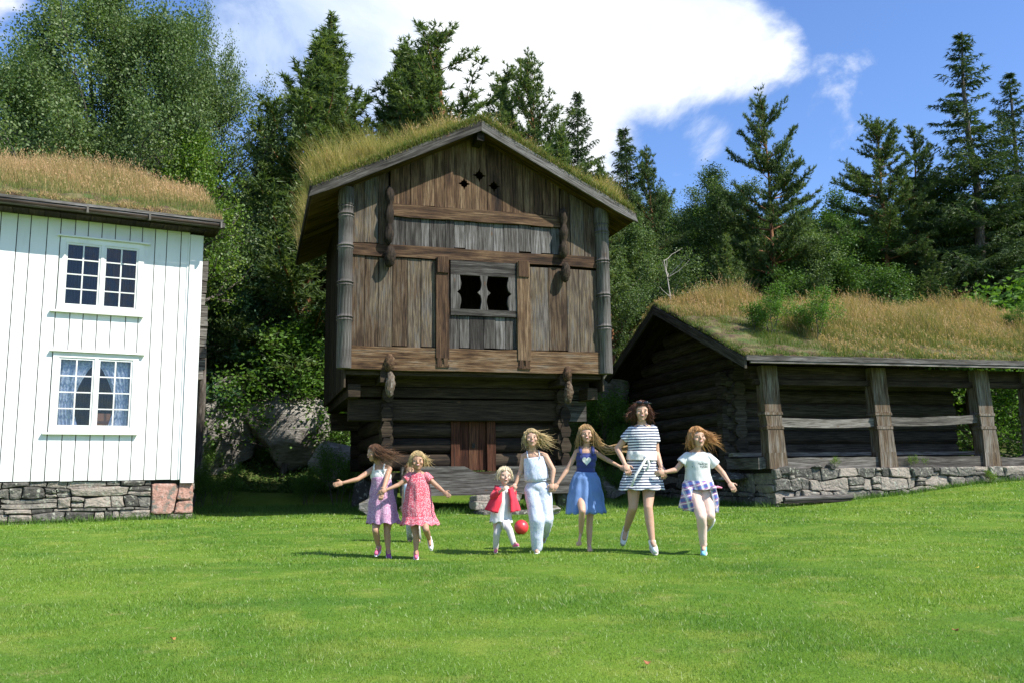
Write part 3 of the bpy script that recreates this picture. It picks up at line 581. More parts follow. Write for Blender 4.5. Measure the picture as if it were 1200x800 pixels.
# ---------------- white house ----------------
def white_house():
    T=empty('white_house',(-6.6,17.5,0),R(28),'white board clad two storey house with turf roof on a stone foundation','house'); r=random.Random(8)
    U0=-7.2; WX=((-2.36,-.94),); WZ=((4.14,5.5),(1.82,3.26)); th=.03
    mb=MB(1)
    # boards (wide under-boards with narrow covers) leave out the window openings
    u=U0
    while u<-.06:
        w=r.uniform(.215,.285); a=u+.008; b=min(u+w,-.03)-.008; segs=[(.87,5.9)]
        if b>-2.40 and a<-.90:
            segs=[]
            ca,cb=a,b
            if a<-2.40: mb.box((a,0,.87),(-2.40,th,5.9)); a=-2.40
            if b>-.90: mb.box((-.90,0,.87),(b,th,5.9)); b=-.90
            segs=[(.87,1.78),(3.30,4.10),(5.54,5.9)]
        for z0,z1 in segs: mb.box((a,r.uniform(-.004,.004),z0+(r.uniform(-.006,.006) if z0<.9 else 0)),(b,th,z1))
        u+=w
    mb.build('cladding',M_white,T)
    mb=MB(2); mb.box((-.03,-.05,.80),(.22,.10,5.85)); mb.box((-.075,-.02,.87),(-.035,.0-.002,5.85)); mb.build('corner_board',M_white,T)
    mb=MB(3); 
    mb.box((U0,.035,.87),(-2.40,.12,5.9)); mb.box((-.90,.035,.87),(.2,.12,5.9)); mb.box((-2.40,.035,.87),(-.90,.12,1.78)); mb.box((-2.40,.035,3.3),(-.90,.12,4.1)); mb.box((-2.40,.035,5.54),(-.90,.12,5.9))
    mb.box((U0,6.4,.87),(.2,6.5,5.9)); mb.box((.1,.12,.87),(.2,6.4,5.9)); mb.prism([(.1,-.0,5.9),(.1,6.5,5.9),(.1,3.25,7.45)],(.1,0,0)); mb.box((U0,.12,.87),(U0+.1,6.4,5.9)); mb.box((U0+.1,.12,3.6),(.1,6.4,3.7)); mb.box((U0+.1,2.2,.87),(.1,2.3,5.9))
    mb.build('inner_wall',W_log,T)
    for wi,(z0,z1) in enumerate(WZ):
        u0,u1=-2.36,-.94
        W=empty('window'); W.parent=T; W.location=(u0,0,z0)
        L=u1-u0; H=z1-z0
        mb=MB(5+wi); c=.07
        mb.box((-.04,-.03,-.04),(c-.01,.08,H+.04)); mb.box((L-c+.01,-.03,-.04),(L+.04,.08,H+.04)); mb.box((c-.01,-.03,H-c+.01),(L-c+.01,.08,H+.04)); mb.box((c-.01,-.03,-.04),(L-c+.01,.08,c-.01)); mb.box((L/2-.03,-.028,c-.01),(L/2+.03,.08,H-c+.01))
        pass
        mb.build('window_frame',M_white,W)
        mb=MB(7+wi); mb.box((-.10,-.09,H+.045),(L+.14,.0,H+.075),ax=(1,0,0)); mb.build('window_hood',M_white,W)
        mb=MB(9+wi); mb.box((-.14,-.09,-.085),(L+.08,.0,-.045),ax=(1,0,0)); mb.build('window_sill',M_white,W)
        for k in range(2):
            a=c+(L/2-.03-c+.03+.0)*0; s0=c-.008 if k==0 else L/2+.032; s1=L/2-.032 if k==0 else L-c+.008
            mb=MB(11+wi*2+k); b=.035; z_0=c-.008; z_1=H-c+.008
            mb.box((s0,-.012,z_0),(s0+b,.03,z_1)); mb.box((s1-b,-.012,z_0),(s1,.03,z_1)); mb.box((s0+b,-.012,z_0),(s1-b,.03,z_0+b)); mb.box((s0+b,-.012,z_1-b),(s1-b,.03,z_1))
            m_=(s0+s1)/2; mb.box((m_-.013,-.006,z_0+b),(m_+.013,.024,z_1-b))
            for q in range(1,4):
                zz=z_0+b+(z_1-z_0-2*b)*q/4
                mb.box((s0+b,-.004,zz-.012),(m_-.014,.022,zz+.012)); mb.box((m_+.014,-.004,zz-.012),(s1-b,.022,zz+.012))
            mb.build('casement',M_white,W)
            mb=MB(); mb.add([(s0+.02,.012,z_0+.02),(s1-.02,.012,z_0+.02),(s1-.02,.012,z_1-.02),(s0+.02,.012,z_1-.02)],[(0,1,2,3)]); mb.build('pane',M_glass,W)
        if wi==1:
            for k in range(2):
                V=[];F=[]; n=26; m=14
                for j in range(m+1):
                    t=j/m; z=H-.08-(H-.12)*t
                    pin=.30*math.sin(min(1,t*1.4)*math.pi/2) if t<.7 else .30-.1*(t-.7)/.3
                    for i in range(n+1):
                        s_=i/n; wd=.62-pin*1.15*(1 if t>.12 else t/.12)
                        x=(.07+s_*wd) if k==0 else (L-.07-s_*wd)
                        V.append((x,.14+.022*math.sin(s_*34)+.01*math.sin(s_*11+t*4),z))
                for j in range(m):
                    for i in range(n): a=j*(n+1)+i; F.append((a,a+1,a+n+2,a+n+1))
                me=bpy.data.meshes.new('curtain'); me.from_pydata(V,[],F); link('curtain',me,M_curtain,W,True)
            mb=MB(); mb.box((L*.52,.2,.1),(L*.72,.3,.34)); mb.build('sill_pot',M_pot,W)
    # foundation
    P=lambda x,z,d:(x,.06-d,z); mb=MB(21); stone_face(mb,U0,-.55,.02,.865,P,cw=.40,ch=.17,seed=4,depth=.07); stone_face(mb,-.549,.24,.02,.2,P,cw=.3,ch=.16,seed=9,depth=.07)
    Pe=lambda x,z,d:(.2+d,x,z); stone_face(mb,.1,6.4,-.1,.86,Pe,cw=.42,ch=.24,seed=6,depth=.07); mb.build('stone_foundation',M_stone,T)
    mb=MB(22); stone_face(mb,-.549,.24,.2,.80,P,cw=.46,ch=.58,seed=17,depth=.10); mb.build('pink_corner_stones',M_pink,T)
    mb=MB(23); mb.box((U0,.10,-.2),(.18,6.4,.86)); mb.build('foundation_fill',M_gap,T)
    # log ends showing beyond the corner board
    mb=MB(24); z=2.9; i=0
    while z<5.3:
        h=r.uniform(.2,.27); e=.36+r.uniform(-.04,.04); mb.box((.22,.18,z),(e,.42,z+h-.02),ax=(1,0,0),j=.012); z+=h
    mb.build('log_ends',W_pale,T)
    # eaves
    mb=MB(25); mb.beam((U0,-.47,5.985),(.56,-.47,5.985),.16,.085,j=.006); mb.beam((U0,-.52,6.06),(.52,-.52,6.07),.10,.05,j=.006); 
    mb.build('eaves_board',W_grey,T)
    mb=MB(26); 
    for i in range(29):
        a=U0+i*.265; mb.box((a,-.42,5.90),(a+.255,.2,5.93),ax=(0,1,0))
    mb.build('soffit_boards',W_dark,T)
    mb=MB(27); mb.tube([(U0,-.59,5.99),(-3,-.60,5.965),(.5,-.60,5.96)],.028,8,ax=(1,0,0)); 
    mb.build('gutter_pole',W_dark,T)
    for u in (-5.2,-3.6,-2.0,-.9,.45):
        mb=MB(); mb.box((u,-.655,5.9),(u+.04,-.56,6.03),j=.004); mb.build('gutter_hook',W_pale,T)
    mb=MB(28)
    for s_,ya,yb in ((1,-.5,3.25),(-1,7.0,3.25)):
        mb.hexa([(U0,ya,6.0),(.5,ya,6.0),(.5,yb,7.62),(U0,yb,7.62),(U0,ya,6.05),(.5,ya,6.05),(.5,yb,7.67),(U0,yb,7.67)],ax=(1,0,0))
    mb.build('roof_boards',W_dark,T)
    for s_,ya in ((1,-.52),(-1,7.0)):
        f=lambda u,t,ya=ya:(u,ya+(3.25-ya)*t,6.04+1.64*t); turf_slab('turf',U0,.5,50,f,22,.15,T,M_turf,3)
    rng=np.random.default_rng(3); n=52000; t=rng.uniform(0,1,n)**.9; u=rng.uniform(U0,.5,n); tt=np.where(rng.random(n)<.12,2-t,t)
    y=-.5+3.75*tt; z=6.16+1.64*np.where(tt>1,2-tt,tt); P=np.stack([u,y,z],-1)
    H=(.10+.44*rng.random(n)**1.3+.14*np.sin(u*1.3+1)*np.cos(y*1.1))*np.clip(.35+t*1.4,0,1.2)*np.where(u>-.6,.8,1); H=np.maximum(H,.05)
    V,F,sg=blades(P,H,rng.uniform(.006,.012,n),np.full(n,.4),rng,windx=-.05); sel=(t>.22)|(rng.random(n)<.3)
    selF=np.repeat(sel,sg); rn=np.repeat(rng.random(n)*.6+.4*np.clip(t*1.2,0,1),sg)
    tag(link('roof_grass',np_mesh(V,F[selF],rn[selF]),G_tan,T),kind='stuff')
    k_=(rng.random(n)<.07)&(t>.25); seedheads(T,P[k_],H[k_]*1.3,rng,G_tan)
    tag(link('mossy_roof_grass',np_mesh(V,F[~selF],rng.random((~selF).sum())),G_low,T),kind='stuff')
    n=5000; u=rng.uniform(U0,.5,n); P=np.stack([u,-.53+rng.uniform(-.02,.08,n),6.10+rng.uniform(-.01,.1,n)],-1)
    cl=np.clip(np.sin(u*4.1)+np.sin(u*9.7+2)+.5,0,2); V,F,s2=blades(P,rng.uniform(-.05,.10,n)*cl+.02,rng.uniform(.008,.014,n),np.full(n,1.),rng)
    tag(link('turf_fringe',np_mesh(V,F,.5+.5*np.repeat(rng.random(n),s2)),G_tan,T),kind='stuff')
M_curtain=pm('blue_checked_curtain',[(.4,(.35,.42,.62)),(.6,(.75,.78,.86))],scale=26,rough=.9,bump=.1)
M_pot=pm('terracotta',[(.4,(.35,.14,.08)),(.6,(.4,.18,.1))],scale=6)
white_house()
# ---------------- open log barn ----------------
def barn():
    T=empty('turf_roofed_barn',(5.7,19.5,0),R(15),'low dark log barn with grassy turf roof and open posted gallery on a stone base','barn'); r=random.Random(12)
    LEN=10.5; 
    PX=[.08,2.93,5.82,7.28,9.6]
    for k,u in enumerate(PX):
        mb=MB(k); zb=.93 if u<5.5 else .9; y=-.12
        # flared post with two carved bands; leans a little
        prof=[(zb,.235),(zb+.35,.215),(1.78,.195),(1.80,.215),(1.86,.215),(1.88,.185),(2.10,.2),(2.12,.225),(2.17,.225),(2.19,.205),(3.22,.19)]
        lean=.045 if u<7.2 else .0
        for (za,wa),(zc,wc) in zip(prof[:-1],prof[1:]):
            ca=u-(za-2)*lean-.0; cc=u-(zc-2)*lean; da=.22 if wa<.215 else .235
            mb.hexa([(ca-wa,y+.22-da,za),(ca+wa,y+.22-da,za),(ca+wa,y+.3,za),(ca-wa,y+.3,za),(cc-wc,y+.22-da,zc),(cc+wc,y+.22-da,zc),(cc+wc,y+.3,zc),(cc-wc,y+.3,zc)],rn=.45+.1*k)
        P_=mb.build('post',W_barn,T)
    segs=list(zip(PX[:-1],PX[1:]))
    for k,(a,b) in enumerate(segs):
        if k!=2:
            mb=MB(20+k); n=6; A=[(a+.2+(b-a-.4)*i/n,-.02,1.86+.02*k-.03*math.sin(i/n*3.1)+(.08*i/n if k==1 else 0)) for i in range(n+1)]; B=[(p[0],p[1],p[2]+.2+r.uniform(-.01,.01)) for p in A][::-1]
            mb.prism(A+B,(0,.1,0),ax=(1,0,0)); mb.build('rail',W_pale,T)
        mb=MB(30+k); n=8; dz=.0 if k!=2 else 0
        A=[(a+.19+(b-a-.38)*i/n,-.06,.92+r.uniform(-.01,.01)) for i in range(n+1)]; B=[(A[i][0],-.06,1.17+(.10*(abs(i/n-.5)*2)**3 if k==2 else r.uniform(-.012,.012))-(.05 if k==2 and 0<i<n else 0)) for i in range(n,-1,-1)]
        mb.prism(A+B,(0,.22,0),ax=(1,0,0)); mb.build('sill_beam',W_pale,T)
    mb=MB(41); mb.box((-.35,.1,2.95),(LEN,.35,3.24),ax=(1,0,0),j=.01); mb.box((-.3,-.0,2.80),(LEN,.10,2.93),ax=(1,0,0),j=.01); mb.build('top_beam',W_dark,T)
    mb=MB(42); mb.box((-.5,.75,1.22),(6.2,.95,1.30),ax=(1,0,0),j=.008); mb.build('bench_board',W_pale,T)
    mb=MB(43); mb.box((-.28,.02,.93),(-.13,1.5,1.18),ax=(0,1,0),j=.01);mb.box((-.2,.0,.95),(-.12,.06,1.16),ax=(1,0,0)); mb.build('sill_end',W_pale,T)
    def log(mb,a,b,rz): mb.tube([a,((a[0]+b[0])/2,(a[1]+b[1])/2,(a[2]+b[2])/2+r.uniform(-.015,.015)),b],[rz*r.uniform(.95,1.04) for _ in range(3)],14,sq=1.15,ax=Vector(b)-Vector(a))
    # gable log wall at u=0 from y=1.6 to 8
    RF=lambda y:3.3+(5.22-3.3)*(1-abs(y-4.)/4.6)
    mb=MB(50); z=.5
    while z<5.1:
        ya,yb=1.35,8.25
        if z>3.2: 
            k=4.6*(1-(z+.2-3.3)/(5.22-3.3)); ya,yb=max(1.35,4-k),min(8.25,4+k)
        if yb-ya>.3: log(mb,(.1,ya,z),(.1,yb,z),.165)
        z+=.335
    mb.build('gable_log_wall',W_log,T,True,50)
    for nm,(a_,b_,yy) in (('inner_log_wall',(-.2,6.35,1.62)),('back_log_wall',(.2,6.2,7.9))):
        mb=MB(51); z=.67
        while z<3.3: log(mb,(a_,yy,z),(b_,yy,z),.16); z+=.335
        mb.build(nm,W_log,T,True,50)
    mb=MB(52); z=.6
    while z<3.2:
        for y in (1.62,): mb.prism([(-.16,y-.14,z),(-.17,y+.12,z),(-.16,y+.16,z+.17),(-.17,y+.08,z+.31),(-.16,y-.1,z+.32),(-.17,y-.17,z+.15)],(-.16+r.uniform(-.03,.03),0,0),ax=(1,0,0))
        z+=.335
    mb.build('carved_log_ends',W_log,T)
    mb=MB(53); mb.box((.1,.3,.86),(LEN,7.8,.94),ax=(0,1,0)); mb.box((6.2,1.7,.94),(6.3,7.8,3.3)); mb.build('gallery_floor',W_dark,T)
    # curved slender inner post by the gap
    mb=MB(54); pts=[];rad=[]
    for i in range(13):
        t=i/12; pts.append((6.62+.07*math.sin(t*7),1.2,.95+2.1*t)); rad.append(.075+.03*abs(math.sin(t*9)))
    mb.tube(pts,rad,9,ax=(0,0,1)); mb.build('inner_post',W_barn,T,True,50)
    mb=MB(55); mb.box((9.2,5.4,.93),(9.35,7.9,3.2)); mb.build('end_wall',W_log,T)
    # stone base
    P=lambda x,z,d:(x,-.16-d,z); mb=MB(60); stone_face(mb,-.05,LEN,-.02,.93,P,cw=.34,ch=.22,seed=21,depth=.09); 
    Pe=lambda y,z,d:(-.02-d,y,z); stone_face(mb,-.16,8.,-.1,.84,Pe,cw=.45,ch=.28,seed=22,depth=.08); mb.build('stone_base',M_stone,T)
    mb=MB(61); mb.box((.0,-.10,-.3),(LEN,7.9,.92)); mb.build('base_fill',M_gap,T)
    for i,(u,y,z,s) in enumerate(((.3,-.12,.84,(.40,.16,.15)),(1.05,-.14,.95,(.16,.12,.06)),(1.45,-.12,.95,(.15,.14,.07)),(-.5,1.1,.75,(.5,.4,.12)),(-.45,2.6,.65,(.4,.5,.14)))): boulder('cap_stone',(u,y,z),s,M_stone,41+i,T,cut=5)
    # gallery step slab at the gable
    # roof
    y0,y1,yr=-.62,8.7,4.0; U0,U1=-.85,LEN+.3; ze,zr=3.24,5.24
    for ya,sd in ((y0,1),(y1,2)):
        mb=MB(70+sd); n=30
        for i in range(n):
            a=U0+.05+(U1-U0-.05)*i/n; b=a+(U1-U0-.05)/n-.012
            mb.hexa([(a,ya,ze),(b,ya,ze),(b,yr,zr),(a,yr,zr),(a,ya,ze+.04),(b,ya,ze+.04),(b,yr,zr+.04),(a,yr,zr+.04)],ax=(0,1,.43))
        mb.build('roof_boards',W_dark,T)
        mb=MB(73+sd); d=Vector((0,yr-ya,zr-ze)); e=Vector((U0,ya,ze)); lo=[];hi=[]
        for i in range(9):
            p=e+d*(i/8); lo.append((U0-.02,p.y,p.z-.16+r.uniform(-.01,.01))); hi.append((U0-.02,p.y,p.z+.07+r.uniform(-.015,.01)))
        mb.prism(lo+hi[::-1],(.05,0,0),ax=d); mb.build('barge_board',W_log,T)
        f=lambda u,t,ya=ya:(u,ya+(yr-ya)*t,ze+.05+(zr-ze)*t); turf_slab('turf',U0+.02,U1,70,f,30,.15,T,M_turf,9)
    mb=MB(76); mb.beam((U0,y0-.04,ze+.07),(U1,y0-.04,ze+.10),.06,.11,j=.006); mb.build('eaves_board',W_grey,T)
    mb=MB(77); mb.beam((U0+.1,y0-.02,ze-.02),(U1,y0-.02,ze-.0),.07,.05,j=.008); mb.build('eaves_pole',W_pale,T)
    rng=np.random.default_rng(9); n=110000; tt=rng.uniform(0,1.5,n); t=np.where(tt>1,2-tt,tt); u=rng.uniform(U0+.02,U1,n)
    P=np.stack([u,y0+(yr-y0)*tt,ze+.16+(zr-ze)*t],-1)
    k=.5+.5*np.sin(u*.9+.6)*np.cos(P[:,1]*1.3+.5)+.25*np.sin(u*3.1)*np.sin(P[:,1]*2.7)
    H=(.14+.50*rng.random(n)**1.6+.36*np.clip(k,0,1))*np.clip(.7+.6*np.sin(u*2.3+P[:,1])*np.sin(P[:,1]*3.1+u*.7),.5,1.2)*np.clip(.3+t*1.6,0,1)*np.clip(.35+(u-U0)*.5,0,1); 
    lowm=(u<1.5)&(t<.65); H=np.where(lowm,H*.35+.03,H)
    V,F,sg=blades(P,H,rng.uniform(.007,.014,n),np.full(n,.55),rng,windx=-.1)
    sel=~lowm&(rng.random(n)<.5+.45*t); sF=np.repeat(sel,sg); rn=np.repeat(np.clip(rng.random(n)*.7+.3*t,0,1),sg)
    tag(link('roof_grass',np_mesh(V,F[sF],rn[sF]),G_tan,T),kind='stuff'); tag(link('mossy_roof_grass',np_mesh(V,F[~sF],rn[~sF]),G_low,T),kind='stuff')
    k_=(rng.random(n)<.07)&~lowm; seedheads(T,P[k_],H[k_]*1.3,rng,G_tan)
    n=9000; a=rng.random(n); gb=rng.random(n)<.35; t=rng.random(n)
    P=np.where(gb[:,None],np.stack([np.full(n,U0)+rng.uniform(-.03,.08,n),np.where(t<.5,y0+(yr-y0)*t*2,yr+(y1-yr)*(t*2-1)),ze+.12+(zr-ze)*(1-abs(t*2-1))],-1),np.stack([U0+(U1-U0)*a,y0+rng.uniform(-.04,.08,n),np.full(n,ze+.14)+rng.uniform(-.03,.05,n)],-1))
    V,F,s2=blades(P,rng.uniform(-.06,.13,n),rng.uniform(.008,.015,n),np.full(n,1.1),rng); tag(link('turf_fringe',np_mesh(V,F,np.repeat(rng.random(n),s2)),G_low,T),kind='stuff')
    # pole lying at the foot of the stone base: a thing of its own
    L=MB(80); L.tube([(.02,-.42,.27),(.9,-.40,.285),(1.75,-.38,.30)],[.06,.065,.055],9,ax=(1,0,0)); L.box((.0,-.46,.19),(1.7,-.32,.235),ax=(1,0,0),j=.008)
    o=L.build('timber_plank',W_grey,None,True,40); o.location=(5.7,19.5,0); o.rotation_euler=(0,0,R(15)); tag(o,'grey timber plank lying in the grass along the barn stone base','plank')
barn()
# ---------------- vegetation ----------------
def nrm(a): return a/np.maximum(np.linalg.norm(a,axis=-1,keepdims=True),1e-9)
class Wood:
    def __init__(s): s.V=[]; s.F=[]; s.n=0
    def tube(s,pts,rad,k=6):
        pts=np.asarray(pts,float); m=len(pts); d=np.gradient(pts,axis=0); d=nrm(d); ref=np.array([0,0,1.]) if abs(nrm(pts[-1]-pts[0])[2])<.85 else np.array([1.,0,0])
        a=nrm(np.cross(d,ref)); b=np.cross(a,d); th=np.arange(k)*2*np.pi/k; r=np.asarray(rad,float)[:,None,None]
        V=pts[:,None]+(a[:,None]*np.cos(th)[None,:,None]+b[:,None]*np.sin(th)[None,:,None])*r
        i=np.arange(m-1)[:,None]*k; j=np.arange(k)[None]; F=np.stack([i+j,i+(j+1)%k,i+k+(j+1)%k,i+k+j],-1).reshape(-1,4)+s.n
        s.V.append(V.reshape(-1,3)); s.F.append(F); s.n+=m*k
    def mesh(s): return np_mesh(np.concatenate(s.V),np.concatenate(s.F))
def leafquads(C,rng,L,Wd,up=.4):
    n=len(C); d=nrm(rng.normal(size=(n,3))+np.array([0,0,-.15])); nn=nrm(rng.normal(size=(n,3))+np.array([0,0,up])); b=nrm(np.cross(nn,d)); l=(L*rng.uniform(.7,1.3,n))[:,None]*.5; w=(Wd*rng.uniform(.7,1.3,n))[:,None]*.5
    V=np.stack([C-d*l,C+b*w-d*l*.1,C+d*l,C-b*w-d*l*.1],1).reshape(-1,3); F=np.arange(4*n).reshape(-1,4); return V,F
def tufts(C,D,rng,k,L,Wd,spread=.7):
    "needle tufts: k thin triangles from every C along D"
    n=len(C); C=np.repeat(C,k,0); D=np.repeat(D,k,0); d=nrm(D+rng.normal(size=C.shape)*spread); s=nrm(np.cross(d,rng.normal(size=C.shape))); l=(L*rng.uniform(.6,1.2,len(C)))[:,None]; st=C-D*(rng.random(len(C))[:,None]*L*.6)
    V=np.stack([st-s*Wd/2,st+s*Wd/2,st+d*l],1).reshape(-1,3); return V,np.arange(3*n*k).reshape(-1,3),np.repeat(rng.random(n),k)*.7+rng.random(n*k)*.3
def arc(p,d,L,n,rise,rng,wob=.04):
    t=np.linspace(0,1,n)[:,None]; q=p+d*L*t+np.array([0,0,1.])*(rise*L*t**2); q[1:]+=np.cumsum(rng.normal(size=(n-1,3))*wob*L/n,0); return q
def pine(seed,H,c0=.3,spread=.24,dens=1.,up=.25,lean=0.,open_=.0,dead=4,nt=10,tl=.2):
    rng=np.random.default_rng(seed); W=Wood(); m=9; t=np.linspace(0,1,m); bx=np.cumsum(rng.normal(size=m)*.012*H)*.6+lean*H*t**1.5; by=np.cumsum(rng.normal(size=m)*.012*H)*.6
    tp=np.stack([bx-bx[0],by-by[0],H*t],-1); W.tube(tp,.013*H*(1-t*.93)+.008,8)
    P=lambda z:np.array([np.interp(z,tp[:,2],tp[:,0]),np.interp(z,tp[:,2],tp[:,1]),z])
    C=[];D=[]
    for _ in range(dead):
        z=rng.uniform(c0*.35,c0)*H; a=rng.uniform(0,6.28); q=arc(P(z),np.array([math.cos(a),math.sin(a),.0]),.1*H*rng.uniform(.4,1.),4,-.1,rng); W.tube(q,np.linspace(.02,.005,4),4)
    z=c0*H; dz=.05*H/dens
    while z<H*.985:
        f=(z/H-c0)/(1-c0); prof=(1-f)**.75*(.55+.45*min(1,f*5))+.06
        for k in range(rng.integers(3,6)):
            if rng.random()<open_: continue
            a=rng.uniform(0,6.28); el=up*.2+f*.9*up*2+rng.normal()*.12; L=spread*H*prof*rng.uniform(.6,1.15); d=nrm(np.array([math.cos(a),math.sin(a),math.tan(el)]))
            q=arc(P(z),d,L,6,.12+.25*f,rng,.1); W.tube(q,np.linspace(.012*H*(1-f*.8)*.30+.006,.005,6),4)
            ns=max(3,int(L/.16))
            for s in np.linspace(.3 if L>.8 else .1,1,ns):
                b=np.array([np.interp(s*5,np.arange(6),q[:,i]) for i in range(3)]); sl=(.17*L*(1.15-s)+.20)*rng.uniform(.5,1.3)
                for sg in (-1,1,0):
                    if sg==0 and rng.random()<.5: continue
                    sd=np.array([-math.sin(a),math.cos(a),0])*sg; td=nrm(d*.8+sd*rng.uniform(.6,1.2)+np.array([0,0,.35+rng.normal()*.25])); nn=max(1,int(sl/.10))
                    for w in range(nn): C.append(b+td*sl*(w+1)/nn+rng.normal(size=3)*.02); D.append(nrm(td+np.array([0,0,.45])))
        z+=dz*rng.uniform(.7,1.3)
    for q_ in np.linspace(.86,1.,26):
        for w in range(2): C.append(P(q_*H)+rng.normal(size=3)*.03); D.append(nrm(rng.normal(size=3)*.6+np.array([0,0,1.])))
    C=np.array(C);D=np.array(D); V,F,rn=tufts(C,D,rng,nt,tl*.74,.032,.85); return W.mesh(),np_mesh(V,F,rn),float(max(V[:,2].max(),H*1.0))
def spruce(seed,H,c0=.06,spread=.17,dens=1.,open_=.0):
    rng=np.random.default_rng(seed); W=Wood(); t=np.linspace(0,1,8); tp=np.stack([np.cumsum(rng.normal(size=8)*.004*H),np.cumsum(rng.normal(size=8)*.004*H),H*t],-1); tp[:,:2]-=tp[0,:2]; W.tube(tp,.014*H*(1-t*.95)+.008,7)
    P=lambda z:np.array([np.interp(z,tp[:,2],tp[:,0]),np.interp(z,tp[:,2],tp[:,1]),z]); C=[];D=[]
    z=c0*H
    while z<H*.99:
        f=(z/H-c0)/(1-c0); prof=(1-f)**.85+.015
        for k in range(rng.integers(4,7)):
            if rng.random()<open_: continue
            a=rng.uniform(0,6.28); L=spread*H*prof*rng.uniform(.55,1.2); d=nrm(np.array([math.cos(a),math.sin(a),-.25+.75*f**2])); q=arc(P(z),d,L,5,.22,rng,.06); W.tube(q,np.linspace(.02*(1-f)+.008,.004,5),4)
            for s in np.linspace(.12,1,max(3,int(L/.10))):
                b=np.array([np.interp(s*4,np.arange(5),q[:,i]) for i in range(3)]); wl=(.32*L*(1.1-s)**.8+.1)
                for sg in (-1,1):
                    sd=np.array([-math.sin(a),math.cos(a),0])*sg; td=nrm(d*.7+sd+np.array([0,0,-.25])); nn=max(1,int(wl*rng.uniform(.5,1.)/.13))
                    for w in range(nn): C.append(b+td*wl*(w+.6)/nn); D.append(nrm(td+np.array([0,0,-.5])))
        z+=(.028*H/dens)*rng.uniform(.7,1.3)
    C=np.array(C);D=np.array(D); V,F,rn=tufts(C,D,rng,8,.17,.036,.55); return W.mesh(),np_mesh(V,F,rn),float(max(V[:,2].max(),H*1.0))
def broad(seed,H,c0=.2,spread=.35,nl=30000,ls=.085,forks=3,clump=.28,stems=1,upr=.8,trunk=.016):
    rng=np.random.default_rng(seed); W=Wood(); tips=[]
    def grow(p,d,L,r,dep):
        n=5; q=arc(p,d,L,n,.08,rng,.18); W.tube(q,np.linspace(r,r*.6,n),6 if dep<2 else 4)
        if dep>=2:
            for s in (.4,.65,.85,1.): tips.append(q[min(n-1,int(s*(n-1)))]+rng.normal(size=3)*.05*L)
        if dep<4:
            for k in range(forks+(1 if dep<3 else 0)):
                s=rng.uniform(.45,1.) if k else 1.; b=np.array([np.interp(s*(n-1),np.arange(n),q[:,i]) for i in range(3)]); e=nrm(d+nrm(rng.normal(size=3))*(.75 if k else .3)*(1.1-upr*.2)+np.array([0,0,.18*upr]))
                grow(b,e,L*rng.uniform(.55,.8),r*.55,dep+1)
    for s in range(stems):
        a=rng.uniform(0,6.28); tl=.25*(s>0)+rng.normal()*.04; p0=np.array([.1*s*math.cos(a),.1*s*math.sin(a),0]); h0=c0*H; d=nrm(np.array([math.cos(a)*tl,math.sin(a)*tl,1.]))
        if stems==1:  # tall leader with side limbs
            m=8; t=np.linspace(0,1,m); tp=np.stack([np.cumsum(rng.normal(size=m))*.012*H,np.cumsum(rng.normal(size=m))*.012*H,H*.93*t],-1); tp[:,:2]-=tp[0,:2]; W.tube(tp,trunk*H*(1-.93*t)+.008,8)
            nb=24
            for k in range(nb):
                f=(k+rng.random())/nb; z=(c0+(.93-c0)*f)*H; b=np.array([np.interp(z,tp[:,2],tp[:,i]) for i in range(3)]); a=k*2.4+rng.normal()*.4; el=.35+.7*f
                grow(b,nrm(np.array([math.cos(a),math.sin(a),el])),spread*H*(.62*(1-f)**.6+.14)*rng.uniform(.75,1.15),.010*H*(1-f*.8)*.6,2)
        else: grow(p0,d,H*.42*rng.uniform(.8,1.1),.012*H,1)
    T=np.array(tips); ci=rng.integers(0,len(T),nl); cr=rng.normal(size=(nl,3))*clump; cv=rng.random(len(T))
    C=T[ci]+cr; C[:,2]=np.maximum(C[:,2],.02); V,F=leafquads(C,rng,ls,ls*.72); rn=np.clip(cv[ci]*.55+rng.random(nl)*.45,0,1)
    return W.mesh(),np_mesh(V,F,rn),float(C[:,2].max())
PROTO={}
def proto(key,fn,lm,bm): PROTO[key]=(*fn(),lm,bm)
proto('pine_a',lambda:pine(1,12,.40,.24,1.7,.25,nt=15),L_pine,B_pine)
proto('pine_b',lambda:pine(2,12,.22,.23,1.6,.40,.04,.12,nt=15),L_pine,B_pine)
proto('pine_c',lambda:pine(3,10,.10,.27,1.6,.85,.06,.1,nt=15),L_pine,B_pine)
proto('pine_d',lambda:pine(14,10,.12,.23,1.6,.95,-.05,.12,nt=15),L_pine,B_pine)
proto('ypine',lambda:pine(4,5,.08,.32,1.5,.5,0,.05,2,nt=13,tl=.2),L_bpine,B_bark)
proto('spruce_a',lambda:spruce(5,15,.05,.21,1.5,.1),L_spruce,B_bark)
proto('spruce_b',lambda:spruce(6,12,.05,.22,2.,.1),L_spruce,B_bark)
proto('broad_a',lambda:broad(7,12,.10,.40,90000,.085,2,.20),L_birch,B_bark)
proto('broad_b',lambda:broad(8,11,.10,.36,80000,.085,2,.19),L_birch,B_bark)
proto('broad_d',lambda:broad(18,12,.48,.44,60000,.085,2,.2),L_birch,B_bark)
proto('broad_e',lambda:broad(41,14,.12,.30,100000,.080,2,.26,upr=.3),L_birch,B_bark)
proto('broad_f',lambda:broad(42,14,.14,.27,95000,.080,2,.28,upr=.3),L_birch,B_bark)
proto('broad_c',lambda:broad(9,9,.04,.40,60000,.09,2,.18),L_dark,B_bark)
proto('ybirch',lambda:broad(21,10,.5,.13,12000,.075,2,.16),L_young,B_bark)
proto('young',lambda:broad(10,4,.05,.26,12000,.06,2,.10),L_young,B_bark)
proto('sapling',lambda:broad(16,3.6,.1,.34,7000,.08,2,.13),L_shrub,B_bark)
